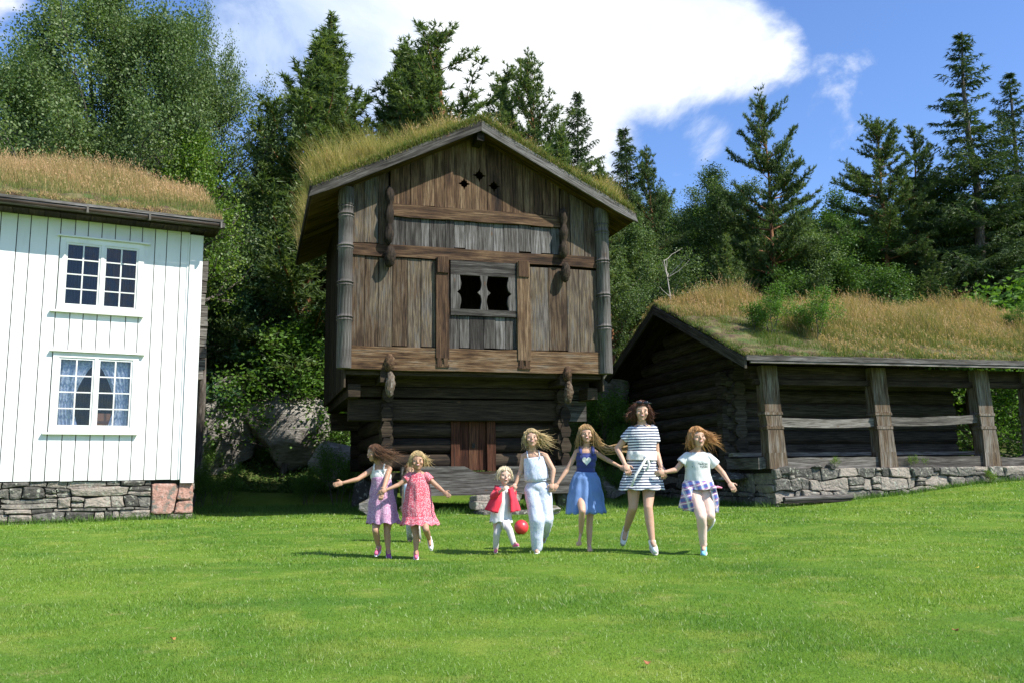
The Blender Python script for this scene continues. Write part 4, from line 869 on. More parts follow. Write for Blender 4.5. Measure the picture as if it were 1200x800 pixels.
proto('shrub',lambda:broad(11,1.6,.02,.5,7000,.05,2,.08,stems=5),L_shrub,B_bark)
proto('weedp',lambda:broad(31,.5,.02,.6,900,.035,2,.05,stems=4),L_young,B_bark)
proto('bush',lambda:broad(12,1.6,.02,.5,9000,.05,2,.09,stems=6),L_dark,B_bark)
used={}
def plant(name,key,px,Y,top=None,h=None,base=None,rz=0.,label=None,cat='tree',group=None,sx=1.,x=None):
    wm,cm,H,lm,bm_=PROTO[key]
    p=at(px,400,Y); X=p[0] if x is None else x; gz=float(zt(X,Y)) if base is None else base
    if h is None:
        q=at(px,top,Y); h=q[2]-gz
    s=h/H; g=math.hypot(1,1)
    T=empty(name,(X,Y,gz-.05),rz,label,cat,group); T.scale=(s*sx,s*sx,s)
    a=bpy.data.objects.new('trunk',wm); b=bpy.data.objects.new('crown',cm)
    for o,m in ((a,bm_),(b,lm)):
        COL.objects.link(o); o.parent=T
        if not o.data.materials: o.data.materials.append(m)
    return T
# left: broadleaf trees behind the white house
plant('broadleaf_tree','broad_e',105,26,-50,rz=.4,sx=.98,label='tall grey green broadleaf tree reaching out of the picture above the white house roof')
plant('broadleaf_tree','broad_f',182,26.5,-2,rz=2.1,sx=.88,label='broad dense grey green tree behind the right half of the white house roof')
plant('broadleaf_tree','broad_d',240,29.5,20,rz=3.5,sx=.62,label='rounded grey green tree crowned against the sky, just right of the white house')
plant('broadleaf_tree','broad_f',2,26,58,rz=5.,sx=1.1,label='dark green broadleaf tree at the left border behind the white house roof')
plant('broadleaf_tree','broad_e',52,30,60,rz=4.,sx=1.,label='shadowed green tree filling in behind the two tall ones over the white house')
plant('young_birch','ybirch',229,24.5,140,rz=.7,sx=.9,label='slim bright yellow green young birch rising behind the white house roof corner')
plant('spruce_tree','spruce_b',303,29,118,rz=.7,sx=.9,label='dark spruce top left of the storehouse turf roof against pale cloud')
# pines over the storehouse
P1=[('pine_c',362,29,40,.3,1.6,'leaning bushy pine with a long limb reaching left, leftmost of the pines over the storehouse'),
('pine_d',398,31,36,1.9,1.35,'pine with a narrow pointed leader, second from the left over the storehouse roof'),
('pine_d',437,29,38,4.,1.5,'dense dark pine with an upright top left of the storehouse roof ridge'),
('pine_c',482,31,46,5.2,1.5,'pine with many upright tips just left of the tallest one over the storehouse'),
('pine_b',528,29,10,2.2,1.4,'tallest pine over the storehouse, its airy crown just left of the roof apex'),
('pine_b',578,32,72,.4,1.15,'sparse pine directly above the storehouse roof apex'),
('pine_b',640,30,58,3.3,1.05,'thin see-through pine right of the storehouse apex against white cloud'),
('pine_c',600,30,108,3.,1.1,'low bushy pine top peeking over the right slope of the storehouse roof'),
('pine_c',655,27,140,1.,1.2,'thick green pine close behind the right slope of the storehouse roof')]
for k,px,Y,top,rz,sx,lb in P1: plant('pine_tree',k,px,Y,top,rz=rz,sx=sx,label=lb)
plant('spruce_tree','spruce_b',681,33,104,rz=1.2,sx=.95,label='dark ragged spruce tip above the right end of the storehouse roof')
plant('spruce_tree','spruce_b',742,36,146,rz=2.2,sx=1.1,label='small spiky spruce top in the gap right of the storehouse, against the cloud')
plant('pine_tree','pine_b',775,34,168,rz=3.2,sx=.8,label='slender pine with a leaning tip between the storehouse and the tall right-hand pines')
plant('pine_tree','pine_c',715,29,180,rz=3.6,sx=1.1,label='bushy pine beside the right eaves of the storehouse')
plant('broadleaf_tree','broad_b',750,29.5,252,rz=1.,sx=1.2,label='full green tree filling the gap between storehouse and barn gable')
plant('broadleaf_tree','broad_c',812,38,232,rz=1.,sx=1.2,label='low round tree crown left of the round-topped middle trees above the barn ridge')
plant('broadleaf_tree','broad_b',852,37,202,rz=2.,sx=1.15,label='mid green round-topped tree above the barn ridge, left of the tall pine')
plant('broadleaf_tree','broad_c',985,42,228,rz=3.,sx=1.3,label='mid green rounded tree between the tall pine and the twin-topped pine')
plant('pine_tree','pine_a',914,33.5,100,rz=2.6,sx=.78,label='tall layered pine with a bare reddish trunk behind the barn ridge')
plant('pine_tree','pine_a',1046,34.5,126,rz=.9,sx=1.0,label='pine with a pale bare trunk rising over the middle of the barn roof')
plant('pine_tree','pine_b',1084,36.5,148,rz=4.9,sx=.9,label='narrower pine standing right behind the pale-trunked pine')
plant('spruce_tree','spruce_a',1162,34,36,rz=.9,sx=1.4,label='tallest dark spruce with drooping branches near the right border')
plant('spruce_tree','spruce_a',1212,36,84,rz=2.9,sx=1.3,label='dark spruce cut by the right border of the picture')
plant('broadleaf_tree','broad_c',1118,38,215,rz=2.4,sx=1.,label='leafy green tree between the twin pines and the tall right-hand spruce')
plant('bush','sapling',1190,29.3,312,rz=.3,sx=1.5,label='yellow green bush at the right border above the barn turf',cat='bush')
# background wood: nothing tells these apart
rr=random.Random(44); keys=['spruce_b','broad_c','pine_b','broad_b','pine_a','broad_c','pine_c','spruce_a']
for row,(Y,n,tp) in enumerate(((41,15,215),(50,15,205),(62,12,205))):
    for i in range(n):
        px=-120+1440*(i+.5)/n+rr.uniform(-35,35); top=tp+rr.uniform(0,45)+ (12 if px>700 else (-20 if px>250 else -60))
        plant('forest_tree',keys[rr.randrange(len(keys))],px,Y+rr.uniform(-3,3),top,rz=rr.uniform(0,6.28),sx=rr.uniform(1.1,1.5),label='dark green tree in the dense wood filling the slope behind the buildings',group='trees of the dense wood behind the buildings')
rr=random.Random(45)
for i in range(20):   # nearer, lower layer of the wood edge
    px=-40+1300*(i+.5)/20+rr.uniform(-20,20)
    if 195<px<440: continue
    Y=(31 if px<700 else 33.5)+rr.uniform(-1.5,2.5); top=(248 if px>700 else 225)+rr.uniform(0,50)
    plant('forest_tree',['broad_c','pine_c','broad_b','broad_c'][i%4],px,Y,top,rz=rr.uniform(0,6.28),sx=rr.uniform(1.1,1.4),label='leafy green tree at the shaded edge of the wood behind the roofs',group='low trees along the edge of the wood')
# between white house and storehouse
plant('young_pine','ypine',288,27.8,262,rz=.4,sx=1.25,label='bluish green young pine standing on the slope between white house and storehouse')
plant('young_pine','ypine',338,28.8,300,rz=2.4,sx=1.15,label='smaller young pine half hidden behind the bright green sapling')
plant('young_pine','ypine',300,32.2,225,rz=1.4,sx=1.1,label='shaded pine higher up the slope behind the bluish young pine')
plant('deciduous_sapling','sapling',335,27.1,365,rz=1.,sx=1.4,label='bright green leafy sapling above the rock left of the storehouse',cat='sapling')
plant('deciduous_sapling','sapling',368,27.4,385,rz=3.,sx=1.2,label='green sapling close to the dark side wall of the storehouse',cat='sapling')
plant('deciduous_sapling','sapling',352,31.2,290,rz=5.,sx=1.4,label='taller leafy sapling below the storehouse eaves, up the slope',cat='sapling')
for i,(px,Y,h,sx,k,lb) in enumerate([(243,22.9,1.3,1.,'shrub','dark leafy shrub against the right corner of the white house'),
 (268,25.0,1.3,1.,'shrub','leafy shrub in the shade at the left foot of the rock'),(364,24.3,1.2,1.1,'shrub','shrub below the sunlit slab of rock'),(398,24.3,1.9,.9,'shrub','sunlit shrub beside the storehouse side wall'),
 (414,26.0,1.6,1.,'bush','shrub seen under the storehouse overhang'),(250,26.5,1.3,1.,'shrub','shrub on top of the rock next to the white house'),(388,27.2,1.9,1.2,'shrub','shrub on the slope above the sunlit slab'),(318,27.4,.9,1.2,'bush','low bush on the ledge over the rock'),
 (262,30.2,1.6,1.5,'bush','bush in the shade under the broadleaf trees, left of the young pine')]):
    plant('shrub',k,px,Y,h=h,rz=i*1.3,sx=sx,label=lb,cat='shrub')
# between storehouse and barn
for i,(px,Y,h,sx,k,lb) in enumerate([(716,24.5,1.7,1.,'shrub','ivy-like shrub on the rock right of the storehouse corner'),(735,26.,2.2,1.,'bush','dark shrub beside the left eaves of the barn'),(705,23.4,1.1,1.,'shrub','low green shrub behind the girl in the navy top'),(738,28,2.6,1.1,'shrub','tall shrub above the barn gable left slope'),(765,30,3.0,1.1,'bush','bush behind the barn ridge left end'),(694,22.3,.8,1.2,'bush','low dark bush in the shade right of the storehouse boulder')]):
    plant('shrub',k,px,Y,h=h,rz=i*2.1,sx=sx,label=lb,cat='shrub')
plant('shrub','sapling',1185,27.4,h=3.6,rz=.5,sx=1.3,label='green bush seen through the open bay of the barn gallery',cat='shrub')
for i,(px,Y,h,k,lb) in enumerate([(1146,20.55,.42,'ybush','yellow green weed clump at the foot of the barn stone base near the right border'),(1062,20.25,.3,'ybush','small weed growing from the top of the barn stone base'),(968,19.75,.28,'ybush','small leafy weed on the barn stone base left of the middle post'),(705,25.4,2.4,'shrub','ivy-green shrub covering the rock beside the storehouse right corner'),(727,25.,1.5,'shrub','shrub against the lower left end of the barn gable')]):
    plant('weed' if k=='ybush' else 'shrub','shrub' if k=='shrub' else 'weedp',px,Y,h=h,rz=i*1.7,base=(None if i in (0,3,4) else .98),label=lb,cat='weed' if k=='ybush' else 'shrub')
def on_roof(name,key,u,y,h,label,sx=1.):
    wm,cm,H,lm,bm_=PROTO[key]; a=R(15); X=5.7+u*math.cos(a)-y*math.sin(a); Y=19.5+u*math.sin(a)+y*math.cos(a); z=3.3+(5.24-3.24)*(y+.62)/4.62
    plant(name,key,0,Y,h=h,base=z,x=X,label=label,cat='sapling',sx=sx)
on_roof('birch_sapling','shrub',.75,1.0,1.45,'left one of the two leafy birch saplings growing on the barn turf roof',1.2)
on_roof('birch_sapling','shrub',1.85,.8,1.45,'right one of the two leafy birch saplings growing on the barn turf roof',1.2)
on_roof('birch_sapling','shrub',9.3,2.2,1.,'small yellow green sapling at the right end of the barn turf roof',.9)
# bare dead tree by the barn ridge
W=Wood(); rng=np.random.default_rng(5); q=arc(np.zeros(3),np.array([0,0,1.]),3.6,7,0,rng,.1); W.tube(q,np.linspace(.035,.012,7),6)
for k in range(9): 
    a=rng.uniform(0,6.28); b=q[rng.integers(2,7)]; W.tube(arc(b,nrm(np.array([math.cos(a),math.sin(a),.7])),rng.uniform(.4,.9),5,.2,rng,.2),np.linspace(.014,.004,5),4)
p=at(786,400,26.2); gz=5.0; o=link('bare_sapling',W.mesh(),pm('bleached_bark',[(.4,(.33,.29,.24)),(.6,(.45,.41,.35))])); o.location=(p[0],p[1],gz-1.2); tag(o,'bleached leafless thin tree rising behind the left end of the barn ridge','dead tree')
# rocks of the slope
def rock(px,py,Y,size,seed,label,rz=0): 
    p=at(px,py,Y); o=boulder('rock_outcrop',tuple(p),size,M_rock,seed,cut=9); o.rotation_euler=(0,0,rz); tag(o,label,'rock')
rock(262,500,27.2,(1.4,1.3,1.9),71,'dark fractured rock face beside the corner of the white house',.3)
rock(336,492,27.6,(2.1,1.6,1.6),72,'sunlit sloping grey slab of rock left of the storehouse',-.5)
rock(252,415,29.8,(1.6,1.5,1.5),73,'shaded rock ledge high between white house and young pine',.8)
rock(392,540,25.8,(.9,.8,.8),74,'low broken rock under the shrubs beside the storehouse',.4)
rock(720,455,27.2,(.6,.9,1.0),75,'pale ivy-hung rock face between storehouse and barn',.2)
rock(698,575,24.,(.8,.8,.5),76,'mossy boulder in the shade behind the running children',.2)
rock(330,428,31,(2.2,1.4,1.4),77,'mossy ledge behind the bright green sapling',.2)
for i,(px,py,Y,s,lb) in enumerate([(433,592,16.6,(.26,.22,.2),'light grey boulder at the feet of the girl in the lilac dress'),(640,598,17.2,(.3,.2,.13),'flat pale stone half hidden behind the girl in the jumpsuit')]):
    p=at(px,py,Y); o=boulder('field_stone',tuple(p),s,M_rock,90+i); tag(o,lb,'stone')
# ---------------- lawn blades ----------------
def tri_blades(P,H,Wd,rng,lean):
    n=len(P); th=rng.uniform(0,2*np.pi,n); sd=np.stack([np.cos(th),np.sin(th),0*th],-1)*(Wd/2)[:,None]; ld=rng.normal(size=(n,3)); ld[:,2]=0; ld*=(lean*H)[:,None]
    V=np.stack([P-sd,P+sd,P+ld+np.array([0,0,1.])*H[:,None]],1).reshape(-1,3); return V,np.arange(3*n).reshape(-1,3)
def lawn():
    rng=np.random.default_rng(2); Vs=[];Fs=[];Rs=[];k=0
    for (ya,yb,n,h,w) in ((3.0,5.5,190000,.021,.0040),(5.5,9,190000,.023,.0058),(9,14,140000,.026,.0095),(14,22.4,120000,.034,.016)):
        y=rng.uniform(ya,yb,n); x=rng.uniform(-1,1,n)*(yb*.68+1.2); P=np.stack([x,y,zt(x,y)-.004],-1)
        H=h*rng.uniform(.5,1.2,n)*(1+.3*np.sin(x*2.3+1)*np.cos(y*1.9)+.25*np.sin(x*5.1)*np.sin(y*4.3)); V,F=tri_blades(P,H,w*rng.uniform(.6,1.3,n),rng,.55); Vs.append(V);Fs.append(F+k);Rs.append(rng.random(n)); k+=len(V)
    tag(link('lawn_grass',np_mesh(np.concatenate(Vs),np.concatenate(Fs),np.concatenate(Rs)),M_blade),'short mown sunlit lawn grass','grass',kind='stuff')
    # longer rough grass along walls, rocks and in the shade
    n=26000; pts=[]
    def strip(ox,oy,yaw,u0,u1,d0,d1,m):
        a=R(yaw); u=rng.uniform(u0,u1,m); d=d0+(d1-d0)*rng.random(m)**1.5; pts.append(np.stack([ox+u*math.cos(a)+d*math.sin(a),oy+u*math.sin(a)-d*math.cos(a)],-1))
    strip(-6.6,17.5,28,-7,.3,0,.14,2600); strip(5.7,19.5,15,0,10.5,.2,.4,4600); strip(5.7,19.5,105,-.2,8,-.05,-.4,3000); strip(-3.3,17,20.8,.6,5.3,-.6,.1,2600)
    m=14000; x=rng.uniform(-8,3.,m); y=rng.uniform(19.6,23.2,m); pts.append(np.stack([x,y],-1)); m=7000; pts.append(np.stack([rng.uniform(2.2,6,m),rng.uniform(21,26,m)],-1))
    q=np.concatenate(pts); P=np.stack([q[:,0],q[:,1],zt(q[:,0],q[:,1])-.01],-1); n=len(P); V,F,s=blades(P,.07+.16*rng.random(n)**2,rng.uniform(.008,.015,n),np.full(n,.8),rng)
    tag(link('rough_grass',np_mesh(V,F,np.repeat(rng.random(n),s)),L_shrub),'longer rough grass at the foot of walls and rocks','grass',kind='stuff')
    # undergrowth sheet of leaves over the slope
    m=90000; x=rng.uniform(-9,16,m); y=22.9+rng.random(m)**.8*20; y=np.maximum(y,ys(x)+.6); inb=((x-5.7)*math.cos(R(15))+(y-19.5)*math.sin(R(15))>-.4)&(-(x-5.7)*math.sin(R(15))+(y-19.5)*math.cos(R(15))<8.3); k_=~inb; x=x[k_];y=y[k_]; m=len(x)
    hh=.25+.35*np.sin(x*1.9)*np.sin(y*1.3+x)+.2*np.sin(x*4.3+y*3.1); C=np.stack([x,y,zt(x,y)+np.maximum(.03,rng.random(m)*np.clip(hh,.06,1))],-1); V,F=leafquads(C,rng,.10,.075)
    tag(link('undergrowth',np_mesh(V,F,rng.random(m)),L_dark),'low leafy undergrowth covering the shaded slope','undergrowth',kind='stuff')
    # a few fallen leaves and clover heads
    for i,(px,py,c) in enumerate([(758,775,'r'),(203,747,'o'),(1120,737,'r'),(1145,664,'y')]):
        d=cf*FOC+cr*(px-600)-cu*(py-400); t=-(CZ-.026)/d[2]; p=np.array([0,0,CZ])+d*t; r2=random.Random(i)
        mb=MB(i); pl=[(.018*math.cos(a)*(1+.2*math.sin(3*a)),.013*math.sin(a),.006*math.cos(2*a)) for a in [k*.628 for k in range(10)]]; mb.prism(pl,(0,0,.0015)); o=mb.build('fallen_leaf',M_leafc[c]); o.location=tuple(p); o.rotation_euler=(.3,.2,i*1.1)
        tag(o,['rust coloured fallen leaf on the lawn at the bottom edge of the picture','orange fallen leaf on the left part of the lawn','small rust coloured leaf on the far right of the lawn','yellow leaf on the lawn below the barn plank'][i],'leaf')
M_leafc={k:pm('fallen_leaf_'+n,[(.4,c),(.6,tuple(q*1.3 for q in c))]) for k,n,c in (('r','rust',(.28,.11,.05)),('o','orange',(.30,.15,.05)),('y','yellow',(.6,.5,.08)))}
lawn()
# ---------------- people ----------------
def skin(name,c):
    m,N,out=newmat(name); v=N.n('ShaderNodeTexCoord').outputs['Object']; f=N.noise(v,9,4,.6)
    col=N.mix(N.step(f,.35,.65),c4(tuple(q*.93 for q in c)),c4(c))
    p=N.n('ShaderNodeBsdfPrincipled',{'Base Color':col,'Roughness':.5}); p.inputs['Subsurface Weight'].default_value=.12; p.inputs['Subsurface Radius'].default_value=(.02,.008,.004); p.inputs['Subsurface Scale'].default_value=.5; p.inputs['Specular IOR Level'].default_value=.3
    N.set(out,0,p); return m
SK1=skin('fair_skin',(.56,.34,.235)); SK2=skin('tanned_skin',(.46,.26,.165)); SK3=skin('pale_skin',(.64,.42,.32))
def hairmat(name,a,b):
    m,N,out=newmat(name); rn=N.n('ShaderNodeAttribute',attribute_name='rnd').outputs['Fac']
    c=N.mix(rn,c4(a),c4(b)); d=N.n('ShaderNodeBsdfPrincipled',{'Base Color':c,'Roughness':.42}); d.inputs['Specular IOR Level'].default_value=.4
    t=N.n('ShaderNodeBsdfTranslucent',{0:c}); N.set(out,0,N.n('ShaderNodeMixShader',{0:.18,1:d,2:t})); return m
H_dark=hairmat('brown_hair',(.075,.035,.018),(.22,.115,.055)); H_blond=hairmat('blond_hair',(.52,.36,.15),(.78,.62,.34)); H_white=hairmat('white_blond_hair',(.62,.50,.30),(.85,.76,.55))
H_long=hairmat('golden_hair',(.34,.20,.08),(.66,.46,.21)); H_ging=hairmat('strawberry_blond_hair',(.42,.18,.06),(.72,.42,.17)); H_brown=hairmat('curly_brown_hair',(.05,.02,.012),(.20,.075,.035))
def cloth(name,fn,rough=.85,tr=.0,bump=.35):
    m,N,out=newmat(name); v=N.n('ShaderNodeTexCoord').outputs['Object']; c=fn(N,v)
    b=N.n('ShaderNodeBump',{'Height':N.noise(N.map(v,(1,1,.35)),26,4,.6),'Strength':bump*1.6,'Distance':.013})
    p=N.n('ShaderNodeBsdfPrincipled',{'Base Color':c,'Roughness':rough,'Normal':b}); p.inputs['Sheen Weight'].default_value=.15
    if tr: p=N.n('ShaderNodeMixShader',{0:tr,1:p,2:N.n('ShaderNodeBsdfTranslucent',{0:c})})
    N.set(out,0,p); return m
def floral(a,b,c,sc=55,t=.42):
    def f(N,v):
        vo=N.n('ShaderNodeTexVoronoi',{'Vector':v,'Scale':float(sc)}); n=N.noise(v,sc*.8,3,.6)
        q=N.mix(N.step(vo.outputs['Distance'],t,t-.12),c4(a),c4(b)); return N.mix(N.step(n,.56,.62),q,c4(c))
    return f
plain=lambda a,b=None:(lambda N,v:N.mix(N.step(N.noise(v,7,3),.3,.7),c4(a),c4(b or tuple(q*.9 for q in a))))
def stripes(a,b,per,fr=.5,ang=0):
    def f(N,v):
        z=N.n('ShaderNodeSeparateXYZ',{0:v}).outputs[2]; w=N.math('FRACT',N.math('DIVIDE',N.math('ADD',z,N.math('MULTIPLY',N.noise(v,5,2),.012)),per)); return N.mix(N.step(w,fr-.06,fr+.06),c4(a),c4(b))
    return f
def plaid(N,v):
    s=N.n('ShaderNodeSeparateXYZ',{0:N.map(v,(1,1,1))}); x=N.math('ADD',s.outputs[0],N.math('MULTIPLY',s.outputs[2],.3)); z=N.math('SUBTRACT',s.outputs[2],N.math('MULTIPLY',s.outputs[0],.3)); 
    fx=N.math('FRACT',N.math('DIVIDE',x,.075)); fz=N.math('FRACT',N.math('DIVIDE',z,.075))
    c=N.mix(N.step(fx,.45,.5),c4((.62,.66,.75)),c4((.10,.14,.42))); d=N.mix(N.step(fz,.45,.5),c4((.72,.20,.28)),c4((.08,.12,.38)))
    c=N.mix(.5,c,d); l=N.math('MAXIMUM',N.math('LESS_THAN',N.math('ABSOLUTE',N.math('SUBTRACT',fx,.2)),.07),N.math('LESS_THAN',N.math('ABSOLUTE',N.math('SUBTRACT',fz,.2)),.07)); return N.mix(N.math('MULTIPLY',l,.8),c,c4((.85,.85,.88)))
C_lilac=cloth('lilac_print_cotton',floral((.50,.26,.40),(.68,.50,.60),(.30,.13,.26),75),tr=.12)
C_lace=cloth('white_lace',plain((.75,.73,.68)))
C_pinkfl=cloth('red_white_print_cotton',floral((.62,.08,.12),(.80,.48,.50),(.72,.22,.26),85,.46),tr=.12)
C_red=cloth('red_knit',plain((.72,.03,.06),(.62,.02,.05))); C_whited=cloth('white_cotton',plain((.78,.78,.76),(.72,.73,.73)),tr=.1)
C_legg=cloth('light_grey_leggings_knit',plain((.62,.57,.55))); C_pale=cloth('pale_blue_print_cotton',floral((.60,.66,.78),(.74,.78,.84),(.42,.50,.70),60,.4),tr=.12)
C_navy=cloth('navy_jersey',plain((.035,.05,.20),(.03,.04,.15))); C_tulle=cloth('blue_tulle',plain((.15,.27,.56),(.19,.33,.62)),tr=.25); C_heart=cloth('white_sequins',floral((.72,.75,.68),(.5,.56,.46),(.85,.86,.8),90))
C_strp=cloth('navy_white_striped_jersey',stripes((.03,.04,.09),(.80,.80,.80),.030,.5)); C_cream=cloth('cream_knit',plain((.74,.73,.68)))
C_tee=cloth('white_tee_cotton',plain((.76,.77,.74),(.70,.72,.70)),tr=.1); C_plaid=cloth('plaid_flannel',plaid); C_peach=cloth('peach_trouser_cotton',plain((.78,.56,.47),(.72,.50,.41)))
C_dotp=cloth('spotted_trouser_cotton',floral((.42,.40,.38),(.13,.12,.12),(.6,.58,.56),55,.42))
def shoe_m(n,c): return pm(n,[(.4,c),(.6,tuple(min(1,q*1.15) for q in c))],scale=8,rough=.6,bump=.1)
S_white=shoe_m('white_shoe_canvas',(.75,.75,.73)); S_pink=shoe_m('pink_shoe_canvas',(.70,.14,.26)); S_purple=shoe_m('purple_shoe_canvas',(.22,.05,.18)); S_blue=shoe_m('turquoise_shoe_canvas',(.20,.50,.66)); S_navy=shoe_m('dark_shoe_canvas',(.06,.06,.14)); S_sole=shoe_m('shoe_sole_rubber',(.45,.42,.36)); S_grey=shoe_m('grey_shoe_canvas',(.42,.46,.52))
M_eye=shoe_m('dark_iris',(.05,.04,.04)); M_eyew=shoe_m('eye_white',(.34,.26,.21)); M_lip=shoe_m('lip',(.45,.12,.10)); M_teeth=shoe_m('teeth',(.78,.76,.7)); M_brow=shoe_m('brow_hair',(.26,.155,.09)); M_print=shoe_m('faded_grey_print',(.10,.13,.14))
M_black=pm('black_plastic',[(.4,(.015,.015,.02)),(.6,(.02,.02,.03))],rough=.2,bump=0)
def vv(*a): return np.array(a,float)
class Blob:
    def __init__(s): s.V=[];s.F=[];s.n=0
    def _a(s,V,F): s.V.append(V); s.F+= [tuple(i+s.n for i in f) for f in F]; s.n+=len(V)
    def cone(s,p0,r0,p1,r1,flat=1.,fd=None,k=14):
        p0=np.asarray(p0,float);p1=np.asarray(p1,float); d=p1-p0; L=np.linalg.norm(d); d=d/max(L,1e-6)
        ref=fd if fd is not None else (vv(0,0,1) if abs(d[2])<.9 else vv(1,0,0)); a=nrm(np.cross(d,ref)); b=np.cross(a,d)
        pr=[(-r0*math.cos(t),r0*math.sin(t)) for t in np.linspace(0.15,math.pi/2,5)]+[(L+r1*math.sin(t),r1*math.cos(t)) for t in np.linspace(0,math.pi/2-.15,5)]
        V=[];th=np.arange(k)*2*np.pi/k
        for (x,r) in pr: V.append(p0+d*x+(a[None]*np.cos(th)[:,None]+b[None]*np.sin(th)[:,None]*flat)*r)
        V=np.concatenate(V+[(p0-d*r0)[None],(p1+d*r1)[None]]); m=len(pr); F=[]
        for i in range(m-1):
            for j in range(k): F.append((i*k+j,i*k+(j+1)%k,(i+1)*k+(j+1)%k,(i+1)*k+j))
        for j in range(k): F.append((m*k,(j+1)%k,j)); F.append((m*k+1,(m-1)*k+j,(m-1)*k+(j+1)%k))
        s._a(V,F)
    def ell(s,c,A,B,Cc,k=16,m=10):
        "A,B,Cc semi axis vectors"
        c,A,B,Cc=[np.asarray(q,float) for q in (c,A,B,Cc)]; V=[];
        for i in range(1,m):
            t=math.pi*i/m
            for j in range(k): p=2*math.pi*j/k; V.append(c+A*math.sin(t)*math.cos(p)+B*math.sin(t)*math.sin(p)+Cc*math.cos(t))
        V+= [c+Cc,c-Cc]; n=(m-1)*k; F=[]
        for i in range(m-2):
            for j in range(k): F.append((i*k+j,(i+1)*k+j,(i+1)*k+(j+1)%k,i*k+(j+1)%k))
        for j in range(k): F.append((n,j,(j+1)%k)); F.append((n+1,(m-2)*k+(j+1)%k,(m-2)*k+j))
        s._a(np.array(V),F)
    def raw(s,name): me=bpy.data.meshes.new(name); me.from_pydata(np.concatenate(s.V).tolist(),[],s.F); return me
    def remesh(s,name,mat,parent,org,vox=.0055,it=3,cut=None,solid=0.):
        me=s.raw(name); bm=bmesh.new(); bm.from_mesh(me); bmesh.ops.recalc_face_normals(bm,faces=bm.faces); bm.to_mesh(me); bm.free()
        o=bpy.data.objects.new('tmp_'+name,me); COL.objects.link(o)
        q=o.modifiers.new('r','REMESH'); q.mode='VOXEL'; q.voxel_size=vox; q.adaptivity=0
        q=o.modifiers.new('s','SMOOTH'); q.iterations=it; q.factor=.5
        dg=bpy.context.evaluated_depsgraph_get(); m2=bpy.data.meshes.new_from_object(o.evaluated_get(dg)); bpy.data.objects.remove(o); m2.name=name
        if cut is not None:
            bm=bmesh.new(); bm.from_mesh(m2); kill=[f for f in bm.faces if not cut(np.array(f.calc_center_median()))]; bmesh.ops.delete(bm,geom=kill,context='FACES'); bm.to_mesh(m2); bm.free()
        n=len(m2.vertices); co_=np.empty(n*3,np.float32); m2.vertices.foreach_get('co',co_); co_=co_.reshape(-1,3)-np.asarray(org,np.float32)[None]; m2.vertices.foreach_set('co',co_.ravel()); m2.update()
        ob=link(name,m2,mat,parent,True)
        if solid: z=ob.modifiers.new('t','SOLIDIFY'); z.thickness=solid; z.offset=1
        return ob
FOLD=bpy.data.textures.new('cloth_folds','CLOUDS'); FOLD.noise_scale=.11; FOLD.noise_depth=1
def crinkle(o,st=.026):
    q=o.modifiers.new('f','DISPLACE'); q.texture=FOLD; q.strength=st; q.mid_level=.42; q.texture_coords='LOCAL'
def lerp(a,b,t): return np.asarray(a)*(1-t)+np.asarray(b)*t
def loft(name,rings,mat,parent,org,folds=9,amp=.04,k=72,seed=0,solid=.006,sub=6,hemw=.0):
    "rings: (centre, rx, ry, foldamount, axis or None) top to bottom; elliptical rings, pleated"
    r=random.Random(seed); ph=[r.uniform(0,6.28) for _ in range(4)]; V=[];F=[]; R_=[]
    for i in range(len(rings)-1):
        a=rings[i];b=rings[i+1]; n=sub
        for j in range(n+(i==len(rings)-2)):
            t=j/n; ts=t*t*(3-2*t)*.5+t*.5; R_.append((lerp(a[0],b[0],t),a[1]*(1-ts)+b[1]*ts,a[2]*(1-ts)+b[2]*ts,a[3]*(1-t)+b[3]*t,nrm(lerp(a[4] if len(a)>4 else (0,0,1),b[4] if len(b)>4 else (0,0,1),t))))
    m=len(R_)
    for i,(c,rx,ry,fo,ax) in enumerate(R_):
        X=nrm(vv(1,0,0)-ax*ax[0]); Y=np.cross(ax,X)
        for j in range(k):
            th=2*math.pi*j/k; w=1+amp*fo*(.7*math.sin(folds*th+ph[0]+i*.03+1.2*math.sin(2*th+ph[3]))+.55*math.sin((folds*1.7//1)*th+ph[1]-i*.05)*(.5+.5*math.sin(3*th+ph[0]))+.5*math.sin(3*th+ph[2]))
            p=c+X*math.cos(th)*rx*w+Y*math.sin(th)*ry*w
            if i>m-4: p=p+vv(0,0,hemw*fo*math.sin(folds*th+ph[3])*(i-m+4)/3)
            V.append(p-org)
    for i in range(m-1):
        for j in range(k): F.append((i*k+j,(i+1)*k+j,(i+1)*k+(j+1)%k,i*k+(j+1)%k))
    me=bpy.data.meshes.new(name); me.from_pydata([tuple(v) for v in V],[],F); o=link(name,me,mat,parent,True); crinkle(o)
    if solid: q=o.modifiers.new('t','SOLIDIFY'); q.thickness=solid; q.offset=1
    return o
def simple(name,blob,mat,parent,org,smooth=True):
    me=blob.raw(name)
    for v in me.vertices: v.co-=Vector(org)
    return link(name,me,mat,parent,smooth)
